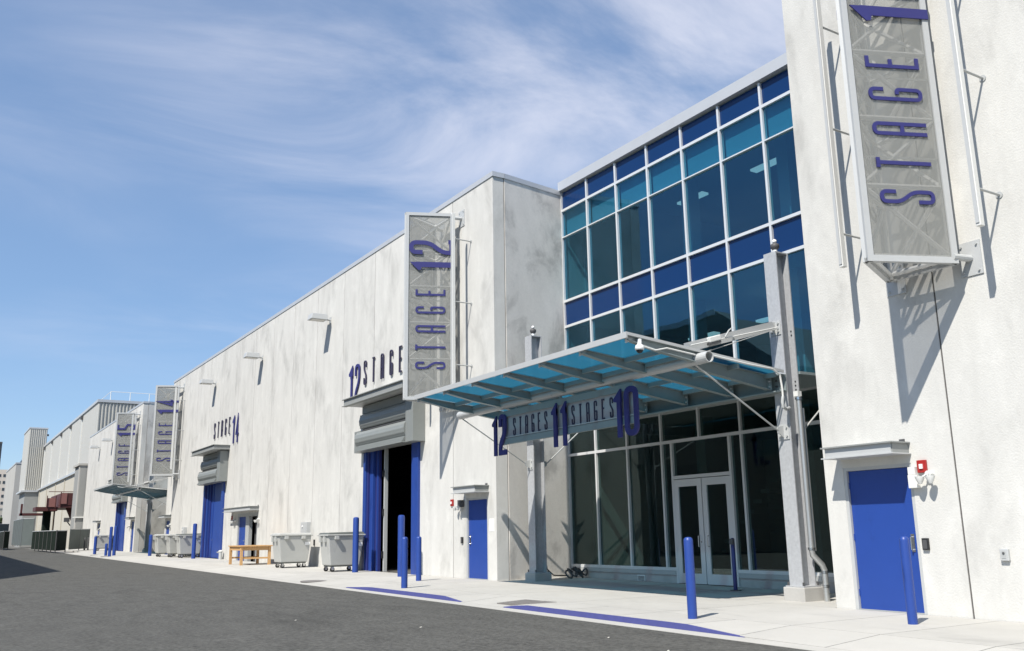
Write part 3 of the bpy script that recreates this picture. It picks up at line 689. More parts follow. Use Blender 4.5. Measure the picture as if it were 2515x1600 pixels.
    for y, s in ((R[0]-.1, 1), (R[-1]+.1, -1)):
        MB().hexa([(11.0,min(y,y+s*.03),gz(11)-.03),(15.3,min(y,y+s*.03),gz(15.3)-.03),(15.3,max(y,y+s*.03),gz(15.3)-.03),(11.0,max(y,y+s*.03),gz(11)-.03)], [(11.0,min(y,y+s*.03),gz(11)+.028),(15.3,min(y,y+s*.03),gz(15.3)+.028),(15.3,max(y,y+s*.03),gz(15.3)+.028),(11.0,max(y,y+s*.03),gz(11)+.028)]).build('side_edge', 'pale_steel', c)
    XS = [11.0, 12.18, 13.05, 14.1, 15.3]
    for x0, x1 in zip(XS, XS[1:]):
        for a, b in zip(R, R[1:]):
            q = [(x0+.006,a+.006),(x1-.006,a+.006),(x1-.006,b-.006),(x0+.006,b-.006)]
            MB().hexa([(x,y,gz(x)-.003) for x, y in q], [(x,y,gz(x)+.009) for x, y in q]).build('glass_pane', 'canopy_glass', c)
    # closed deck from the girder back to the glazing
    for k in range(6):
        a, b = 13.88+(22.62-13.88)*k/6, 13.88+(22.62-13.88)*(k+1)/6
        MB().box(15.308, 17.74, a+.004, b-.004, 4.80, 4.85).build('deck_panel', 'canopy_paint', c)
    for a, b in ((13.40, 13.876),): MB().box(15.84, 17.72, a, b, 4.775, 4.835).build('deck_panel', 'canopy_paint', c)
    # conduit along the near side
    MB().tube([(11.35,13.40,4.99),(11.7,13.40,4.93),(12.0,13.40,5.0),(12.75,13.40,4.93)], .018, 6).build('conduit', 'white_steel', c, smooth=True)
    MB().tube([(13.0,13.40,4.98),(14.2,13.36,4.85),(14.9,13.34,4.80),(15.12,13.34,4.70),(15.16,13.34,4.40),(15.16,13.34,4.20)], .022, 8).build('conduit', 'white_steel', c, smooth=True)
    MB().tube([(15.16,13.34,4.22),(15.13,13.34,4.10),(15.15,13.34,4.0),(15.25,13.36,3.96),(15.4,13.4,4.0)], .035, 8).build('flexible_conduit', 'pale_steel', c, smooth=True)
    return c
can = canopy('glass and steel canopy on two galvanised columns before the glazed entrance')
copy_tree(can, None, (13.2, 18.6+60.6, .25), 'distant glass canopy below the STAGE 15 sign')

# hanging direction sign
r = thing('hanging_sign', (12.87, 18.4, 3.5), 'grey sign hanging under the canopy reading 12 STAGES 11 STAGES 10', 'sign')
MB().box(12.86, 12.88, 15.55, 21.15, 3.93, 4.52).build('panel', 'sign_face', r)
MB().box(12.82, 12.91, 15.5, 21.2, 3.78, 3.93).build('bottom_rail', 'canopy_paint', r)
MB().box(12.82, 12.91, 15.5, 21.2, 4.52, 4.68).build('top_rail', 'canopy_paint', r)
MB().box(12.815, 12.84, 15.5, 21.2, 3.955, 3.975).build('trim', 'pale_steel', r)
for y in (16.2, 18.35, 20.4): MB().tube([(12.87,y,4.68),(12.87,y,4.78)], .03, 8).build('hanger', 'canopy_paint', r)
for y, ch, w in ((21.38,'1',.26),(20.98,'2',.36),(18.50,'1',.26),(18.10,'1',.26),(15.98,'1',.28),(15.52,'0',.46)):
    glyph(ch, w, 1.10, .13, (12.80, y+w/2, 3.50), (0,-1,0), (0,0,1), (-.05,0,0)).build('numeral', 'letter_blue', r)
for base in (20.50, 17.82):
    for k, ch in enumerate('STAGES'): glyph(ch, .12, .47, .036, (12.858, base-.30*k+.06, 3.985), (0,-1,0), (0,0,1), (-.016,0,0)).build('letter', 'letter_dark', r)

# dome cameras
def dome(p, label, flip=False):
    o = thing('dome_camera', p, label, 'camera', 'small dome cameras')
    s = 1 if flip else -1
    MB().tube([p, (p[0],p[1],p[2]+s*.10)], .05, 12).build('mount', 'white', o, smooth=True)
    MB().lathe([(.05,.03),(.085,.035),(.092,.07),(.085,.12),(.04,.15)] if not flip else [(.06,0),(.10,.05),(.10,.12),(.04,.16)], (p[0],p[1],p[2]-.25 if not flip else p[2]+.1), 16).build('housing', 'white' if not flip else 'dark_grey', o, smooth='all')
    MB().lathe([(.02,-.02),(.05,-.005),(.068,.03),(.068,.045)] if not flip else [(.03,.0),(.05,.02),(.05,.06),(.02,.09)], (p[0],p[1],p[2]-.26 if not flip else p[2]+.26), 14).build('lens_dome', 'black' if not flip else 'white', o, smooth='all')
    return o
dome((11.32, 13.42, 5.12), 'white dome camera hanging from the front corner of the glass canopy')
dome((15.62, 13.62, 7.55), 'small camera on top of the column beside the drainpipe', True)
dome((15.62, 23.70, 7.55), 'small camera on top of the column beside the grey return wall', True)

# drainpipe by the near column
dp = thing('drainpipe', (15.7, 13.25, 0), 'metal drainpipe with elbow standing against the near canopy column', 'drainpipe')
MB().tube([(15.60,13.30,4.25),(15.60,13.30,1.05)], .058, 14).build('pipe', 'downpipe', dp, smooth=True)
MB().tube([(15.72,13.31,4.0),(15.72,13.31,1.0)], .026, 10).build('conduit', 'downpipe', dp, smooth=True)
MB().tube([(15.60,13.30,1.05),(15.61,13.29,.92),(15.76,13.2,.72),(15.80,13.18,.60)], .062, 14).build('elbow', 'downpipe', dp, smooth=True)
MB().tube([(15.80,13.18,.62),(15.80,13.18,-.005)], .062, 14).build('shoe', 'downpipe', dp, smooth=True)
for z in (1.05, .58, .30, 4.2): 
    x, y = (15.60, 13.30) if z > 1 else (15.80, 13.18)
    MB().tube([(x,y,z-.025),(x,y,z+.025)], .075, 14).build('collar', 'chrome', dp, smooth=True)
MB().box(15.54, 15.66, 13.26, 13.38, 4.25, 4.36).build('cap', 'white_steel', dp)

# ------------------------------------------------------------------ doors, awnings and loading doors
def door_awning(y0, y1, z0, z1, label, dep=.55):
    a = thing('door_awning', (F, (y0+y1)/2, z0), label, 'awning', 'steel awnings over the doors')
    x0 = F-dep
    MB().box(x0+.06, x0+.08, y0+.06, y1-.06, z0+.025, z1-.025).build('front_web', 'pale_steel', a)
    MB().box(x0, F, y0, y1, z1-.025, z1).build('top_plate', 'awning_steel', a)
    MB().box(x0, F, y0, y1, z0, z0+.022).build('bottom_flange', 'pale_steel', a)
    for y in (y0+.04, y1-.06): MB().box(x0+.08, F, y, y+.02, z0+.022, z1-.025).build('side_web', 'awning_steel', a)
    MB().box(F-.03, F, y0+.1, y0+.2, z1, z1+.06).build('bracket', 'dark_grey', a)
    return a
door_awning(10.12, 11.66, 2.73, 2.95, 'steel channel awning above the blue door that has white boxes beside it')
door_awning(25.0, 26.55, 2.72, 2.94, 'steel channel awning above the blue door beside the STAGE 12 loading door')
door_awning(49.3, 54.6, 2.84, 3.06, 'wide steel awning over the double door behind the wooden table')
door_awning(70.9, 73.0, 2.9, 3.1, 'steel awning at the far end of the long facade above dumpsters')
door_awning(85.3, 87.3, 3.05, 3.25, 'steel awning above the door beside the STAGE 15 loading door')
door_awning(104.6, 106.8, 3.1, 3.3, 'farthest small steel awning above a door on the stage 15 facade')
def blue_door(y0, y1, z1, label, handle_near=True):
    zb = G((y0+y1)/2); d = thing('steel_door', (F, (y0+y1)/2, zb), label, 'door', 'blue steel doors')
    fr = MB().box(F+.01, F+.16, y0-.002, y0+.065, zb-.01, z1).box(F+.01, F+.16, y1-.065, y1+.002, zb-.01, z1).box(F+.011, F+.159, y0+.065, y1-.065, z1-.065, z1)
    fr.build('frame', 'pale_steel', d)
    leaf = MB().box(F+.065, F+.115, y0+.07, y1-.07, zb+.02, z1-.07).build('leaf', 'blue_door', d)
    MB().box(F+.03, F+.16, y0+.065, y1-.065, zb-.02, zb+.018).build('threshold', 'grey_steel', d)
    h = y0+.17 if handle_near else y1-.17
    MB().box(F+.055, F+.066, h-.035, h+.035, zb+1.05, zb+1.36).build('handle_plate', 'chrome', leaf)
    MB().tube([(F+.055,h,zb+1.09),(F+.0,h,zb+1.09),(F+.0,h,zb+1.31),(F+.055,h,zb+1.31)], .013, 8).build('handle', 'chrome', leaf, smooth=True)
    for zz in (.25, 1.25, 2.2): MB().tube([(F+.06,(y1 if handle_near else y0)+(-.068 if handle_near else .068),zb+zz),(F+.06,(y1 if handle_near else y0)+(-.068 if handle_near else .068),zb+zz+.12)], .014, 8).build('hinge', 'blue_paint', leaf)
    return d
blue_door(10.15, 11.62, 2.58, 'wide blue steel door with silver handle below the STAGE 1 sign')
blue_door(25.10, 26.50, 2.58, 'blue steel door between the STAGE 12 sign and the recess corner', False)
blue_door(71.3, 72.62, 2.74, 'blue steel door at the far end of the long facade behind dumpsters')
blue_door(85.6, 86.9, 2.95, 'narrow blue door beside the farthest blade sign')
blue_door(105.0, 106.3, 3.0, 'distant blue door below the farthest small awning')
dd = thing('double_door', (F, 51.4, G(51.4)), 'double door with one blue leaf and one dark opening behind the wooden table', 'door')
zb = G(51.4)
MB().box(F+.01,F+.2,49.45,49.62,zb-.1,2.74).box(F+.01,F+.2,53.2,53.35,zb-.1,2.74).box(F+.011,F+.199,49.62,53.2,2.55,2.74).box(F+.012,F+.199,51.1,51.75,zb-.1,2.55).build('frame', 'grey_steel', dd)
lf = MB().box(F+.08,F+.14,51.75,53.2,zb,2.55).build('leaf', 'blue_door', dd)
MB().tube([(F+.08,51.9,1.25),(F+.0,51.9,1.25),(F+.0,52.05,1.25)], .02, 6).build('handle', 'chrome', lf)
MB().box(F+.35,F+.40,49.62,51.1,zb,2.55).build('opening_shade', 'dark_grey', dd)  # dark sheet across the open half, its colour stands in for shade inside

def loading_door(y0, y1, label, is_open):
    ym = (y0+y1)/2; zb = G(ym); d = thing('loading_door', (F, ym, zb), label, 'loading door', 'blue loading doors')
    MB().box(F-.10, F+.42, y0-.01, y0+.52, zb-.02, 4.85).build('jamb', 'blue_paint', d, bevel=.01)
    MB().box(F-.10, F+.36, y1-.26, y1+.02, zb-.02, 4.85).build('jamb', 'blue_paint', d, bevel=.01)
    MB().box(F-.06, F+.02, y1-.44, y1-.30, zb-.02, 4.83).build('guide_rail', 'blue_dark', d)
    MB().box(F+.0, F+.10, y1-.78, y1-.46, zb-.02, 4.83).build('folded_leaf', 'blue_paint', d)
    MB().box(F+.10, F+.20, y1-1.15, y1-.80, zb-.02, 4.83).build('folded_leaf', 'blue_dark', d)
    MB().box(F+.06, F+.14, y1-1.10, y1-1.04, zb-.02, 4.82).build('guide_rail', 'blue_paint', d)
    if is_open:
        MB().box(F+.12, F+.26, y1-1.64, y1-1.56, zb, 4.8).build('open_leaf', 'pale_steel', d)
        for z in (.5, 2.1, 3.6): MB().box(F+.06, F+.14, y1-1.62, y1-1.56, zb+z, zb+z+.26).build('hinge', 'black', d)
    else:
        MB().box(F+.16, F+.24, y0+.52, y1-1.15, zb+.02, 4.83).build('leaf', 'blue_door', d)
        MB().box(F+.13, F+.16, y1-1.75, y1-1.62, zb+.02, 4.83).build('stile', 'blue_paint', d)
        MB().tube([(F+.16,y1-1.9,zb+1.1),(F+.08,y1-1.9,zb+1.1),(F+.08,y1-2.1,zb+1.1)], .02, 6).build('handle', 'chrome', d)
    # roller hoods with cheeks
    for z0, z1, xf, yb in ((5.60, 6.26, 14.22, y1-.35), (4.92, 5.54, 14.13, y1-.12)):
        ya = y0+.23; pr = [(F-.004, z0), (xf+.30, z0)]
        rr = (z1-z0)/2; cx, cz = xf+rr*.62, (z0+z1)/2
        for k in range(25):
            an = -math.pi/2-math.pi*k/24; q = 1.0 if k % 4 < 2 or k in (0, 24) else .955; pr.append((cx+rr*.62*q*math.cos(an), cz+rr*math.sin(an)*.98*q))
        pr += [(F-.004, z1)]
        hd = MB().prism([(x, ya, z) for x, z in pr], (0, yb-ya, 0)).build('roller_hood', 'shutter_grey', d, smooth=True)
        MB().prism([(xf+.10, ya+.0, z0-.05), (xf+.16, ya, z0-.05), (xf+.42, ya, z0-.002), (xf+.30, ya, z0-.002)], (0, yb-ya-.1, 0)).build('hood_lip', 'dark_grey', hd)
        MB().box(xf+.06, F-.006, yb+.001, yb+.03, z0+.06, z1-.06).build('end_plate', 'shutter_grey', hd)
    for k in range(3): MB().box(14.06+.05*k, F-.005, y0+.22, y1-.4, 4.72+.08*k, 4.785+.08*k).build('curtain_slat', 'shutter_grey', d)
    MB().box(14.34, F-.003, y0+.25, y1-.4, 5.54, 5.60).build('hood_trim', 'dark_grey', d)
    MB().box(14.36, F-.004, y0+.25, y1-.35, 6.25, 6.56).build('hood_box', 'shutter_grey', d)
    MB().box(14.20, F-.001, y0-.40, y0+.22, 4.72, 6.55).build('cheek', 'shutter_grey', d, bevel=.01)
    MB().box(14.30, F-.001, y1-.3, y1+.28, 4.72, 5.58).build('cheek', 'shutter_grey', d)
    return d
loading_door(29.9, 34.9, 'open blue loading door with grey roller hoods under the letters 12 STAGE', True)
loading_door(56.4, 61.25, 'closed blue loading door with grey roller hoods under the letters STAGE 14', False)
loading_door(90.0, 95.0, 'distant blue loading door behind the far canopy', False)
def big_awning(y0, y1, label):
    a = thing('loading_awning', (F, (y0+y1)/2, 6.55), label, 'awning', 'large steel awnings over the loading doors')
    x0 = 13.68
    MB().box(x0+.07, x0+.10, y0+.05, y1-.05, 6.60, 6.84).build('front_web', 'awning_steel', a)
    MB().box(x0, F, y0, y1, 6.84, 6.87).build('top_plate', 'awning_steel', a)
    MB().box(x0, x0+.2, y0, y1, 6.575, 6.60).build('bottom_flange', 'awning_steel', a)
    for y in (y0+.05, y1-.08): MB().box(x0+.10, F, y, y+.03, 6.60, 6.84).build('side_web', 'awning_steel', a)
    MB().box(x0+.2, F, y0+.08, y1-.08, 6.60, 6.62).build('soffit', 'grey_steel', a)
    return a
big_awning(29.4, 35.1, 'large grey steel awning above the open loading door')
big_awning(55.72, 61.4, 'large grey steel awning above the closed loading door')
big_awning(89.4, 95.2, 'large steel awning above the distant loading door by the canopy')

# small wall equipment
def strobe(y, z, label, box=False):
    o = thing('alarm_strobe', (F, y, z), label, 'alarm', 'red alarm strobes')
    MB().box(F-.05, F, y-.09, y+.09, z-.11, z+.11).build('housing', 'red', o, bevel=.01)
    MB().box(F-.075, F-.05, y-.03, y+.03, z-.04, z+.04).build('lens', 'white', o)
    if box:
        MB().box(F-.10, F, y+.08, y+.26, z-.37, z-.14).build('junction_box', 'white_steel', o, bevel=.008); MB().box(F-.09, F, y+.11, y+.25, z-.135, z).build('junction_box', 'white_steel', o)
def flood(y, z, label, dark=False):
    o = thing('twin_floodlight', (F, y, z), label, 'floodlight', 'twin floodlights beside the doors')
    MB().tube([(F,y,z),(F-.10,y,z)], .06, 10).build('base', 'dark_grey' if dark else 'white_steel', o)
    for s in (-1, 1):
        MB().tube([(F-.09,y+s*.02,z),(F-.16,y+s*.09,z-.06)], .018, 6).build('arm', 'grey_steel', o)
        MB().lathe([(.03,.0),(.05,.04),(.075,.10),(.08,.13)], (F-.19,y+s*.10,z-.17), 12).build('lamp_head', 'white_steel', o, smooth=True)
    if dark: MB().box(F-.16, F-.02, y-.22, y-.02, z-.06, z+.16).build('back_box', 'dark_grey', o)
strobe(9.92, 2.50, 'red alarm strobe on white boxes beside the door below the STAGE 1 sign', True)
flood(9.78, 2.36, 'twin floodlight under the red alarm that sits on white boxes')
strobe(27.42, 2.47, 'small red alarm strobe left of the STAGE 12 blue door')
flood(26.82, 2.37, 'twin floodlight with dark box left of the STAGE 12 blue door', True)
strobe(54.5, 2.53, 'small red alarm left of the double door behind the table')
flood(53.8, 2.38, 'twin floodlight on the loading side of the double door'); flood(49.2, 2.36, 'twin floodlight on the dumpster side of the double door')
flood(70.9, 2.40, 'twin floodlight by the far blue door above the dumpsters'); flood(87.6, 2.5, 'twin floodlight beside the narrow door near the STAGE 15 sign'); flood(104.6, 2.5, 'farthest twin floodlight under the small distant awning')
def reader(y, z, label, mt='black', sz=(.05,.12,.2)):
    o = thing('card_reader', (F, y, z), label, 'card reader', 'wall mounted boxes beside doors')
    MB().box(F-sz[0], F, y-sz[1]/2, y+sz[1]/2, z-sz[2]/2, z+sz[2]/2).build('body', mt, o, bevel=.008)
    MB().box(F-sz[0]-.004, F-sz[0], y-sz[1]/2+.02, y+sz[1]/2-.02, z-sz[2]/2+.02, z+sz[2]/2-.03).build('face', 'dark_grey' if mt == 'black' else 'pale_steel', o)
reader(10.02, 1.17, 'black card reader beside the blue door below the STAGE 1 sign')
reader(26.74, 1.25, 'black card reader left of the STAGE 12 blue door'); reader(40.6, 1.16, 'small dark outlet on the wall between the two near dumpsters', sz=(.05,.12,.26))
o = thing('wall_socket', (F, 8.63, 1.0), 'small grey weatherproof socket box on the bare wall past the blue door', 'socket')
MB().box(F-.06, F, 8.56, 8.70, .91, 1.10).build('body', 'pale_steel', o, bevel=.01); MB().box(F-.066, F-.06, 8.60, 8.67, .95, 1.06).build('cover', 'grey_steel', o); MB().tube([(F-.066,8.63,1.03),(F-.075,8.63,1.03)], .02, 8).build('button', 'dark_grey', o)
o = thing('paper_notice', (F, 24.85, 1.72), 'white paper notice on the wall right of the STAGE 12 blue door', 'notice')
MB().box(F-.006, F, 24.72, 25.0, 1.52, 1.90).build('sheet', 'white', o); 
for k in range(5): MB().box(F-.008, F-.006, 24.76, 24.96, 1.58+.06*k, 1.592+.06*k).build('printed_line', 'pale_steel', o)
def ebox(y, z0, z1, w, label):
    o = thing('electrical_box', (F, y, z0), label, 'electrical box', 'wall mounted electrical boxes')
    MB().box(F-.20, F, y-w/2, y+w/2, z0, z1).build('cabinet', 'pale_steel', o, bevel=.01); MB().box(F-.21, F-.20, y-w/2+.05, y+w/2-.05, z0+.05, z1-.05).build('door', 'pale_steel', o)
    MB().tube([(F-.08,y,z0),(F-.08,y,z0-.16)], .04, 8).build('conduit', 'dark_grey', o); MB().tube([(F-.21,y+.1,z1-.2),(F-.25,y+.1,z1-.2)], .04, 8).build('meter', 'white', o, smooth=True)
ebox(41.6, 1.22, 2.08, .8, 'tall grey electrical box on the wall above the paler dumpster'); ebox(66.0, 1.3, 2.15, .7, 'pale electrical box on the wall above the row of three dumpsters')
o = thing('floor_vent', (17.78, 21.47, .1), 'small white louvred vent in the low wall below the entrance glazing', 'vent')
MB().box(17.755, 17.779, 21.31, 21.64, .02, .20).build('frame', 'white_steel', o)
for k in range(4): MB().box(17.748, 17.755, 21.34, 21.61, .045+.035*k, .062+.035*k).build('louvre', 'dark_grey', o)
o = thing('hose_bib', (F-.15, 55.9, G(56)), 'pale standpipe with tap standing by the closed loading door', 'standpipe')
MB().tube([(F-.2,55.9,G(56)),(F-.2,55.9,.62)], .10, 12).build('post', 'pale_steel', o, smooth=True); MB().tube([(F-.2,56.0,.60),(F-.34,56.15,.60)], .05, 8).build('tap', 'chrome', o, smooth=True); MB().lathe([(.13,0),(.13,.05),(.05,.09)], (F-.2,55.9,.62), 12).build('cap', 'white_steel', o, smooth=True)
def wall_lamp(y, z, label):
    o = thing('wall_lamp', (F, y, z), label, 'wall lamp', 'box lamps high on the facades')
    MB().tube([(F,y,z),(F-.30,y,z+.02)], .045, 8).build('arm', 'grey_steel', o, smooth=True); MB().box(F-.012, F, y-.12, y+.12, z-.14, z+.14).build('wall_plate', 'pale_steel', o)
    b = MB().hexa([(F-1.02,y-.30,z-.06),(F-.24,y-.30,z-.06),(F-.24,y+.30,z-.06),(F-1.02,y+.30,z-.06)], [(F-.97,y-.26,z+.20),(F-.26,y-.26,z+.22),(F-.26,y+.26,z+.22),(F-.97,y+.26,z+.20)]).build('housing', 'pale_steel', o, bevel=.015)
    MB().box(F-.94, F-.34, y-.22, y+.22, z-.075, z-.06).build('lens', 'lamp_lens', b)
for y, lb in ((39.4,'box lamp on the facade nearest the letters 12 STAGE'),(49.9,'box lamp on the facade above the wooden table'),(60.0,'box lamp on the facade above the letters STAGE 14'),(92.8,'box lamp on the stage 15 facade nearest its blade sign'),(100.8,'box lamp on the stage 15 facade, second from its blade sign'),(109.3,'box lamp on the stage 15 facade, third from its blade sign')): wall_lamp(y, 11.22, lb)

# ------------------------------------------------------------------ bollards
def bollard(x, y, h, r, label, mt='blue_paint'):
    o = MB().lathe([(r,-.02),(r,h-.06),(r*.93,h-.025),(r*.65,h),(r*.2,h+.008)], (x,y,G(y)), 18).build('bollard', mt, smooth=True, org=(x,y,G(y)))
    tag(o, label, 'bollard', 'blue steel bollards')
bollard(13.24, 9.42, 1.34, .076, 'blue bollard standing before the blue door below the STAGE 1 sign')
bollard(11.25, 12.28, 1.36, .082, 'blue bollard standing alone near the long blue kerb before the entrance')
bollard(11.12, 23.55, 1.36, .088, 'blue bollard with pale cap by the short blue kerb at the open loading door')
bollard(13.0, 26.5, 1.34, .085, 'thin blue bollard on the wall side before the open loading door')
bollard(13.7, 29.3, 2.05, .115, 'tall thick blue bollard at the near side of the open loading door')
bollard(13.8, 33.6, 2.05, .115, 'tall blue bollard between a dumpster and the open loading door')
bollard(13.72, 59.2, 2.1, .12, 'tall blue bollard before the row of three dumpsters')
bollard(13.1, 69.4, 1.45, .12, 'short blue bollard at the entrance end of the three dumpsters')
bollard(11.5, 74.2, 2.1, .12, 'tall blue bollard below the far canopy, wall side of its cluster'); bollard(10.85, 71.9, 2.05, .11, 'tall blue bollard of the far cluster standing closest to the kerb')
bollard(11.0, 74.6, .85, .10, 'low blue bollard in the far cluster below the canopy'); bollard(11.2, 81.6, 1.35, .12, 'blue bollard beside the single distant dumpster')
bollard(12.9, 101.0, 1.2, .09, 'dark bollard on the stage 15 sidewalk beyond the single dumpster', 'dark_grey'); bollard(13.1, 100.2, 1.2, .09, 'second dark bollard on the stage 15 sidewalk beyond the single dumpster', 'dark_grey')
# bollard in front of the doors stands on a plate
o = thing('plate_bollard', (16.75, 16.7, G(16.7)), 'dark blue bollard on a base plate in the shade before the glass doors', 'bollard', 'blue steel bollards')
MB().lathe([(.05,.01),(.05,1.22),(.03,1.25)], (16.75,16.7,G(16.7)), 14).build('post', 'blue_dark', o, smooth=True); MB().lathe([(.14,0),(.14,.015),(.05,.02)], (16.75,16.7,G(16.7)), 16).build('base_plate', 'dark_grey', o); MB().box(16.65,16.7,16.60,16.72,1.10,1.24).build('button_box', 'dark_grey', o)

# ------------------------------------------------------------------ dumpsters and table
def dumpster(x, y, label, lid=False):
    z = G(y); o = thing('dumpster', (x, y, z), label, 'dumpster', 'grey wheeled dumpsters along the wall')
    bx, by, tx, ty = .60, .45, .73, .53; h0, h1 = .24, 1.36
    b = MB(); P = [(x-bx,y-by,z+h0),(x+bx,y-by,z+h0),(x+bx,y+by,z+h0),(x-bx,y+by,z+h0)]; Q = [(x-tx,y-ty,z+h1),(x+tx,y-ty,z+h1),(x+tx,y+ty,z+h1),(x-tx,y+ty,z+h1)]
    bo = b.hexa(P, Q).build('body', 'dumpster', o, bevel=.03)
    MB().box(x-tx-.06,x+tx+.06,y-ty-.05,y+ty+.05,z+h1-.005,z+h1+.055).build('rim', 'dumpster', o, bevel=.02)
    MB().hexa([(x-tx-.03,y-ty-.02,z+h1+.057),(x+tx+.03,y-ty-.02,z+h1+.057),(x+tx+.03,y+ty+.02,z+h1+.057),(x-tx-.03,y+ty+.02,z+h1+.057)], [(x-tx+.02,y-ty+.03,z+h1+.12),(x+tx-.02,y-ty+.03,z+h1+(.15 if lid else .12)),(x+tx-.02,y+ty-.03,z+h1+(.15 if lid else .12)),(x-tx+.02,y+ty-.03,z+h1+.12)]).build('lid', 'dumpster_dark' if lid else 'dumpster', o, bevel=.02)
    for dx in (-.42, .34):
        MB().box(x+dx-.08,x+dx+.08,y-ty-.13,y-ty+.02,z+h1-.14,z+h1-.01).build('side_bracket', 'dumpster', o, bevel=.01)
    MB().box(x-tx-.08,x-tx+.02,y-.26,y-.10,z+h1-.24,z+h1-.02).build('front_bracket', 'dumpster', o, bevel=.01)
    MB().box(x-tx-.08,x-tx+.02,y+.18,y+.34,z+h1-.24,z+h1-.02).build('front_bracket', 'dumpster', o, bevel=.01)
    MB().box(x+.45,x+.68,y-ty+.015,y-ty+.06,z+h1-.40,z+h1-.27).build('label_plate', 'white', o)
    MB().box(x-bx+.05,x+bx-.05,y-by+.05,y+by-.05,z+h0-.05,z+h0).build('chassis', 'dumpster_dark', o)
    for dx in (-.48,.48):
        for dy in (-.34,.34):
            w = MB().tube([(x+dx,y+dy-.03,z+.09),(x+dx,y+dy+.03,z+.09)], .09, 14).build('wheel', 'rubber', o, smooth=True)
            MB().box(x+dx-.05,x+dx+.05,y+dy-.05,y+dy-.035,z+.07,z+.20).box(x+dx-.05,x+dx+.05,y+dy+.035,y+dy+.05,z+.07,z+.20).box(x+dx-.05,x+dx+.05,y+dy-.05,y+dy+.05,z+.19,z+.21).build('fork', 'chrome', w)
dumpster(13.75, 34.95, 'grey wheeled dumpster with dark lid beside the open loading door', True)
dumpster(13.52, 40.3, 'grey wheeled dumpster with pale lid beside the wooden table')
dumpster(13.55, 66.3, 'grey dumpster at the entrance end of the row of three'); dumpster(13.85, 64.1, 'grey dumpster in the middle of the row of three'); dumpster(14.0, 61.8, 'grey dumpster of the row of three touching the closed loading door', True)
dumpster(13.9, 96.2, 'single distant grey dumpster beyond the far canopy')
t = thing('work_table', (13.35, 45.9, G(45.9)), 'unpainted wooden work table standing before the double door', 'table'); z = G(45.9)
for k in range(4): MB().box(12.55+.41*k,12.55+.405+.41*k,44.8,47.0,z+.86,z+.91).build('top_board', 'wood', t)
for x in (12.65, 14.0):
    for y in (44.95, 46.85): MB().box(x-.06,x+.06,y-.06,y+.06,z,z+.86).build('leg', 'wood', t)
for y in (44.95, 46.85): MB().box(12.71,13.94,y-.03,y+.03,z+.68,z+.85).build('apron', 'wood', t); MB().box(12.71,13.94,y-.025,y+.025,z+.28,z+.36).build('stretcher', 'wood', t)
for x in (12.65, 14.0): MB().box(x-.03,x+.03,45.01,46.79,z+.68,z+.85).build('apron', 'wood', t)
MB().box(13.2,13.3,45.01,46.79,z+.28,z+.34).build('stretcher', 'wood', t)

# coiled hose in the corner of the recess
o = thing('coiled_hose', (17.3, 24.1, .02), 'dark coiled hose lying in the recess corner beside the glazing', 'hose')
for k in range(5):
    rr = .11+.05*math.sin(k*2.1); MB().tube([(17.0+.13*k+rr*math.cos(t*.5+k), 24.05+rr*.9*math.sin(t*.5+k), .06+.05*(k%3)+.11*(1+math.sin(t*.5*(1+.2*k)))) for t in range(14)], .028, 6).build('coil', 'dark_grey', o, smooth=True)
MB().tube([(16.0,23.9,.75),(16.15,24.0,.35),(16.45,24.1,.16),(17.0,24.1,.12)], .02, 6).build('hose_end', 'black', o, smooth=True)

# litter on the asphalt
for k, (x, y, s) in enumerate(((6.4,10.2,0.030),(7.3,14.8,0.036),(5.5,11.6,.04),(8.9,11.6,0.027),(6.0,17.5,0.030),(8.6,9.9,0.030))):
    zz = G(y)-ROAD_DROP
    o = MB().hexa([(x,y,zz+.001),(x+s,y+.01,zz+.001),(x+s,y+s,zz+.004),(x,y+s,zz+.002)], [(x,y,zz+.008),(x+s,y+.01,zz+.012),(x+s,y+s,zz+.014),(x,y+s,zz+.007)]).build('litter', 'litter', org=(x,y,zz)); tag(o, 'small pale scrap of litter lying on the asphalt', 'litter', 'scraps of litter on the asphalt')

# ------------------------------------------------------------------ far buildings
# metal-clad hall beyond stage 15
h = thing('metal_clad_hall', (16.5, 160, .4), 'tall metal clad hall with downpipes rising behind the stage 15 building', 'building')
HY0, HY1 = 127.4, 196.0
MB().box(16.5, 50, HY0, HY1, -1, 18.7).build('wall', 'metal_cladding', h)
cm = MB(); X = 16.5
while X < 38: cm.prism([(X,HY0,13.5),(X+.05,HY0-.12,13.5),(X+.17,HY0-.12,13.5),(X+.22,HY0,13.5)], (0,0,5.2)); X += .42
cm.build('corrugation', 'metal_cladding', h)
MB().box(16.35, 50, HY0-.2, HY1, 18.7, 19.05).build('gutter', 'coping', h)
MB().box(16.0, 16.5, HY0+.02, HY1, 10.45, 10.75).build('ledge', 'coping', h)
MB().box(16.28, 16.5, HY0+.02, HY1, -1, 10.45).build('lower_wall', 'cream', h)
for y in (142.0,154.7,167.0,180.8,193.6):
    p = MB().box(16.36, 16.5, y-.12, y+.12, 10.75, 18.5).build('downpipe', 'white_steel', h); MB().box(16.2, 16.5, y-.35, y+.35, 18.05, 18.55).build('hopper', 'dark_grey', p); MB().box(16.16, 16.28, y-.12, y+.12, .3, 10.45).build('downpipe', 'cream', h)
rl = MB(); 
for X in range(0, 8): rl.tube([(18+X*2.4,HY0+1,19.05),(18+X*2.4,HY0+1,20.3)], .05, 6)
rl.tube([(18,HY0+1,20.3),(36,HY0+1,20.3)], .035, 6); rl.tube([(18,HY0+1,20.3),(18,HY1,20.3)], .035, 6); rl.build('roof_railing', 'white_steel', h)
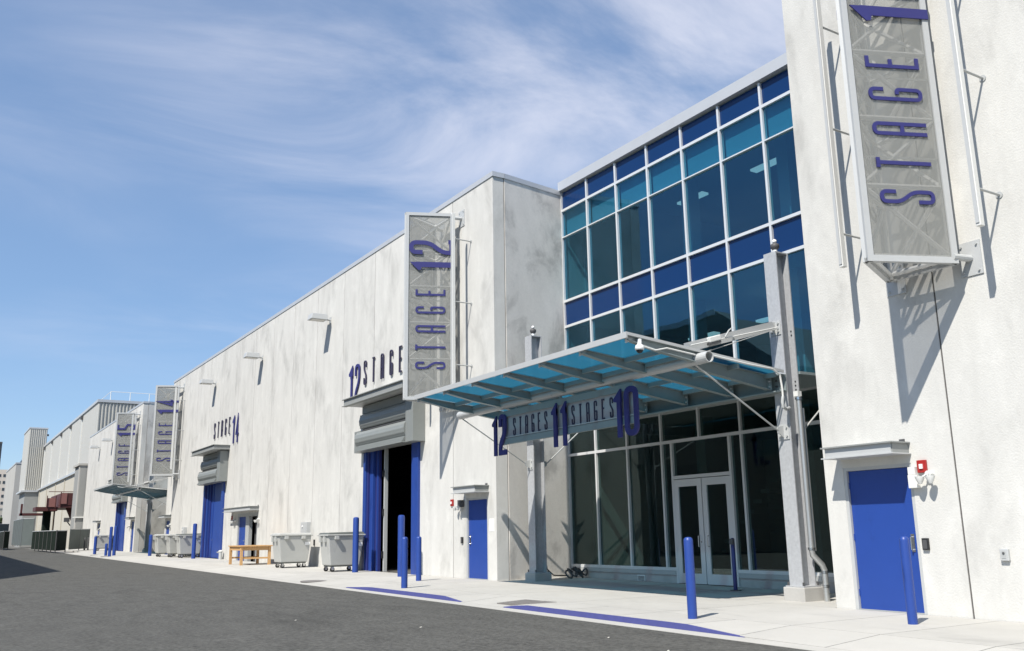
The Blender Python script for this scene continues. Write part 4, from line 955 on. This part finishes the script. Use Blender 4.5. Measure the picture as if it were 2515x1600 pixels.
# grey pilaster shaft
p = thing('concrete_shaft', (14.3, 120.8, .4), 'slim grey concrete shaft with flat cap beyond the stage 15 wall', 'tower')
MB().box(13.98, 14.75, 118.35, 123.4, -.2, 9.9).build('shaft', 'grey_concrete_dark', p); MB().box(13.75, 14.85, 118.3-.05, 123.6, 9.9, 10.15).build('cap', 'far_concrete', p); MB().box(13.88, 13.98, 118.4, 119.2, -.2, 9.9).build('edge_strip', 'far_concrete', p)
MB().box(13.55, 14.75, 118.2, 118.35, 3.85, 4.0).build('rail_bracket', 'white_steel', p)
# metal clad tower
t = thing('metal_clad_tower', (15.2, 198, .4), 'metal clad tower on a grey concrete base standing past the long hall', 'tower')
MB().box(13.75, 16.8, 196.2, 209, 10.55, 22.2).build('upper_wall', 'metal_cladding', t); cm = MB(); X = 13.8
while X < 16.6: cm.prism([(X,196.2,10.6),(X+.05,196.08,10.6),(X+.14,196.08,10.6),(X+.19,196.2,10.6)], (0,0,11.5)); X += .34
cm.build('corrugation', 'metal_cladding', t); MB().box(13.65, 16.9, 196.05, 209.1, 22.2, 22.45).build('coping', 'coping', t); MB().box(13.3, 16.95, 195.9, 209.1, 10.25, 10.55).build('band', 'coping', t); MB().box(13.95, 16.8, 196.2, 209, -.5, 10.25).build('lower_wall', 'grey_concrete_dark', t)
for z in (20.9, 18.4): MB().box(16.8, 17.1, 196.3, 196.7, z, z+.35).build('bracket', 'dark_grey', t)
# concrete block further on
t = thing('concrete_block', (14.8, 235, .4), 'far concrete block standing between the metal tower and the apartments', 'building')
MB().box(14.1, 26, 230, 262, -.5, 17.9).build('wall', 'far_concrete', t); MB().box(14.0, 26, 229.9, 262.1, 17.9, 18.2).build('coping', 'coping', t); MB().prism([(14.9,231,18.2),(16.6,231,18.2),(16.2,231,19.4),(15.4,231,19.2)], (0,4,0)).build('roof_hood', 'tower_dark', t)
# apartments and dark tower
t = thing('apartment_block', (22, 425, .4), 'pale apartment block far down the road', 'building')
MB().box(2, 23.0, 420, 452, -.5, 29).build('wall', 'apt_white', t); MB().box(23.0, 25.2, 426, 450, -.5, 29).build('side_wing', 'far_concrete', t)
for k in range(9):
    for x in (13.6, 16.0, 18.4, 20.0, 21.6): MB().box(x, x+.85, 419.92, 420, 4.5+2.7*k, 5.6+2.7*k).build('window', 'window_dark', t)
    MB().box(23.2, 24.6, 425.9, 426, 4.5+2.7*k, 6.1+2.7*k).build('balcony_opening', 'window_dark', t)
t = thing('office_tower', (28, 620, .4), 'dark distant office tower at the edge of the sky', 'building')
MB().box(8, 28.9, 605, 640, -.5, 56).build('wall', 'tower_dark', t); MB().box(7.9, 29.0, 604.9, 640.1, 56, 57).build('parapet', 'dark_grey', t)
for k in range(12): MB().box(9, 28.5, 604.92, 605, 8+4*k, 9.6+4*k).build('window_band', 'window_dark', t)
t = thing('low_building', (20, 380, .4), 'low cream building in front of the far apartments', 'building')
MB().box(8, 22.4, 380, 398, -.5, 12.4).build('wall', 'cream', t); MB().box(7.8, 22.6, 379.8, 398.2, 12.4, 12.8).build('roof', 'far_concrete', t)
for k in range(6): MB().box(9.5+2.1*k, 10.8+2.1*k, 379.92, 380, 8.4, 10.2).build('window', 'window_dark', t)

# red steel platform
rs = thing('steel_platform', (13.4, 128, 4.9), 'dark red steel stair platform on brackets before the cream wall', 'platform')
MB().box(13.2, 16.28, 128.5, 140, 5.35, 5.65).build('deck', 'rust_red', rs)
MB().box(13.18, 13.22, 128.5, 140, 5.65, 7.1).build('side_panel', 'rust_red', rs); MB().box(13.2, 16.2, 128.45, 128.5, 5.65, 7.15).build('front_panel', 'rust_red', rs)
MB().box(13.25, 13.9, 128.38, 128.45, 5.8, 7.1).build('pale_panel', 'rust_pink', rs)
for x in (13.2, 14.7, 16.2): MB().tube([(x,128.42,5.6),(x,128.42,7.3)], .06, 6).build('rail_post', 'rust_red', rs)
MB().tube([(11.8,128.6,7.3),(16.2,128.6,7.3)], .05, 6).build('handrail', 'rust_red', rs)
MB().box(10.7, 13.2, 131, 135, 5.0, 5.5).build('lower_deck', 'rust_red', rs); MB().box(11.9, 12.9, 130.9, 131, 5.5, 6.6).build('pale_panel', 'rust_pink', rs); MB().box(9.5, 12.6, 138, 140, 4.6, 4.9).build('beam', 'rust_red', rs)
for x in (11.9,12.9): MB().tube([(x,130.85,5.3),(x,130.85,6.9)], .06, 6).build('rail_post', 'rust_red', rs)
MB().box(9.5, 9.75, 138, 138.2, 4.6, 6.1).build('end_post', 'rust_red', rs)
MB().prism([(14.0,130,5.35),(15.4,130,5.35),(15.2,130,4.2),(14.8,130,3.6)], (0,.2,0)).build('bracket', 'rust_red', rs); MB().box(15.0, 15.2, 129.9, 130.1, .3, 5.35).build('post', 'rust_red', rs); MB().box(13.0,13.15,133,133.2,.3,5.3).build('post', 'rust_red', rs); MB().box(11.9,12.7,133,135,2.0,5.0).build('hanging_skirt', 'green_screen', rs)
# yard floodlight
fl = thing('yard_floodlight', (13.9, 124, 3.4), 'dark yard floodlight on a bent arm below the red platform', 'floodlight')
MB().box(13.3,13.9,123.8,124.2,3.5,4.0).build('head', 'dark_grey', fl); MB().tube([(13.7,124,3.5),(14.0,124,3.1),(14.4,124,2.9),(14.45,124,.4)], .07, 6).build('arm', 'dark_grey', fl)
# screened fences
def fence(pts, h, label, mt='green_screen'):
    f = thing('screened_fence', (pts[0][0], pts[0][1], G(pts[0][1])), label, 'fence', 'screened yard fences')
    for (x0,y0), (x1,y1) in zip(pts, pts[1:]):
        n = max(1, int(math.hypot(x1-x0, y1-y0)/2.6))
        for k in range(n):
            a = (x0+(x1-x0)*k/n, y0+(y1-y0)*k/n); b = (x0+(x1-x0)*(k+1)/n, y0+(y1-y0)*(k+1)/n); za, zb = G(a[1]), G(b[1])
            MB().bar((a[0],a[1],za+.12+(h-.12)/2),(b[0],b[1],zb+.12+(h-.12)/2), .03, h-.14).build('screen_panel', mt, f)
            MB().tube([(a[0],a[1],za-.05),(a[0],a[1],za+h+.05)], .045, 8).build('post', 'dark_grey', f)
        MB().tube([(x0,y0,G(y0)+h),(x1,y1,G(y1)+h)], .04, 6).build('top_rail', 'pale_steel', f)
    return f
fence([(10.6,95.8),(9.5,93.2),(8.85,109)], 1.9, 'dark green screened fence running along the road end of the sidewalk')
fence([(13.7,104.5),(11.2,98.6)], 2.05, 'grey screened gate panel between the dark fence and the concrete shaft', 'green_panel')
fence([(7.5,122),(6.9,120.5),(7.3,150)], 2.0, 'second dark screened fence farther down the road')
fence([(13.9,170),(12.4,172),(12.2,190)], 4.4, 'tall green screen standing before the metal tower', 'green_panel')
fence([(13.0,215),(10.6,213),(10.0,240)], 4.2, 'farthest pale green screen near the concrete block', 'green_panel')

# trees far off
def tree(x, y, h, r, label):
    z = G(y)-.35; o = thing('tree', (x,y,z), label, 'tree', 'distant trees beyond the yard')
    MB().tube([(x,y,z),(x+.1,y,z+h*.35),(x-.1,y+.1,z+h*.7)], [.28,.2,.1], 8).build('trunk', 'bark', o, smooth=True)
    for k in range(5):
        a = k*1.3; MB().tube([(x,y,z+h*(.35+.06*k)),(x+math.cos(a)*r*.7,y+math.sin(a)*r*.7,z+h*(.6+.06*k))], [.1,.03], 6).build('limb', 'bark', o)
    c = MB(); rnd = random.Random(int(x*10+y))
    cl = [(rnd.uniform(-.7,.7)*r, rnd.uniform(-.7,.7)*r, h*rnd.uniform(.5,.95), r*rnd.uniform(.25,.45)) for _ in range(16)]
    for cx, cy, cz, cr in cl:
        for _ in range(90):
            d = Vector((rnd.gauss(0,1),rnd.gauss(0,1),rnd.gauss(0,1))).normalized()*cr*rnd.uniform(.4,1.05); p = Vector((x+cx,y+cy,z+cz))+d; s = .22
            u = Vector((rnd.uniform(-1,1),rnd.uniform(-1,1),rnd.uniform(-.6,.6))).normalized()*s; v = u.orthogonal().normalized()*s*.7; c.face([p-u-v,p+u-v,p+u+v,p-u+v])
    c.build('crown', 'leaf', o)
tree(12.9, 260, 6.6, 2.6, 'small leafy tree at the road end below the low cream building'); tree(11.2, 275, 7.4, 3.0, 'broader leafy tree at the far road end'); tree(15.0, 330, 9.0, 3.2, 'tall tree before the far apartments')

# hall on the other side of the road: throws the shadow on the asphalt and shows in the glazing
oh = thing('opposite_hall', (-7, 75, 0), 'large plain hall across the road, seen only as reflection and shadow', 'building')
OX = -6.0
pr = [(OX,36.5,-.5),(OX,130,-.5),(OX,130,15.2),(OX,42,15.2),(OX,36.5,11.0)]
MB().prism(pr, (-24,0,0)).build('wall', 'opposite_wall', oh)
for k in range(14): MB().box(OX, OX+.06, 44+6*k, 47+6*k, 4, 5.6).build('window', 'window_dark', oh)
MB().box(OX, OX+.14, 42, 130, 14.95, 15.3).build('gutter', 'coping', oh)
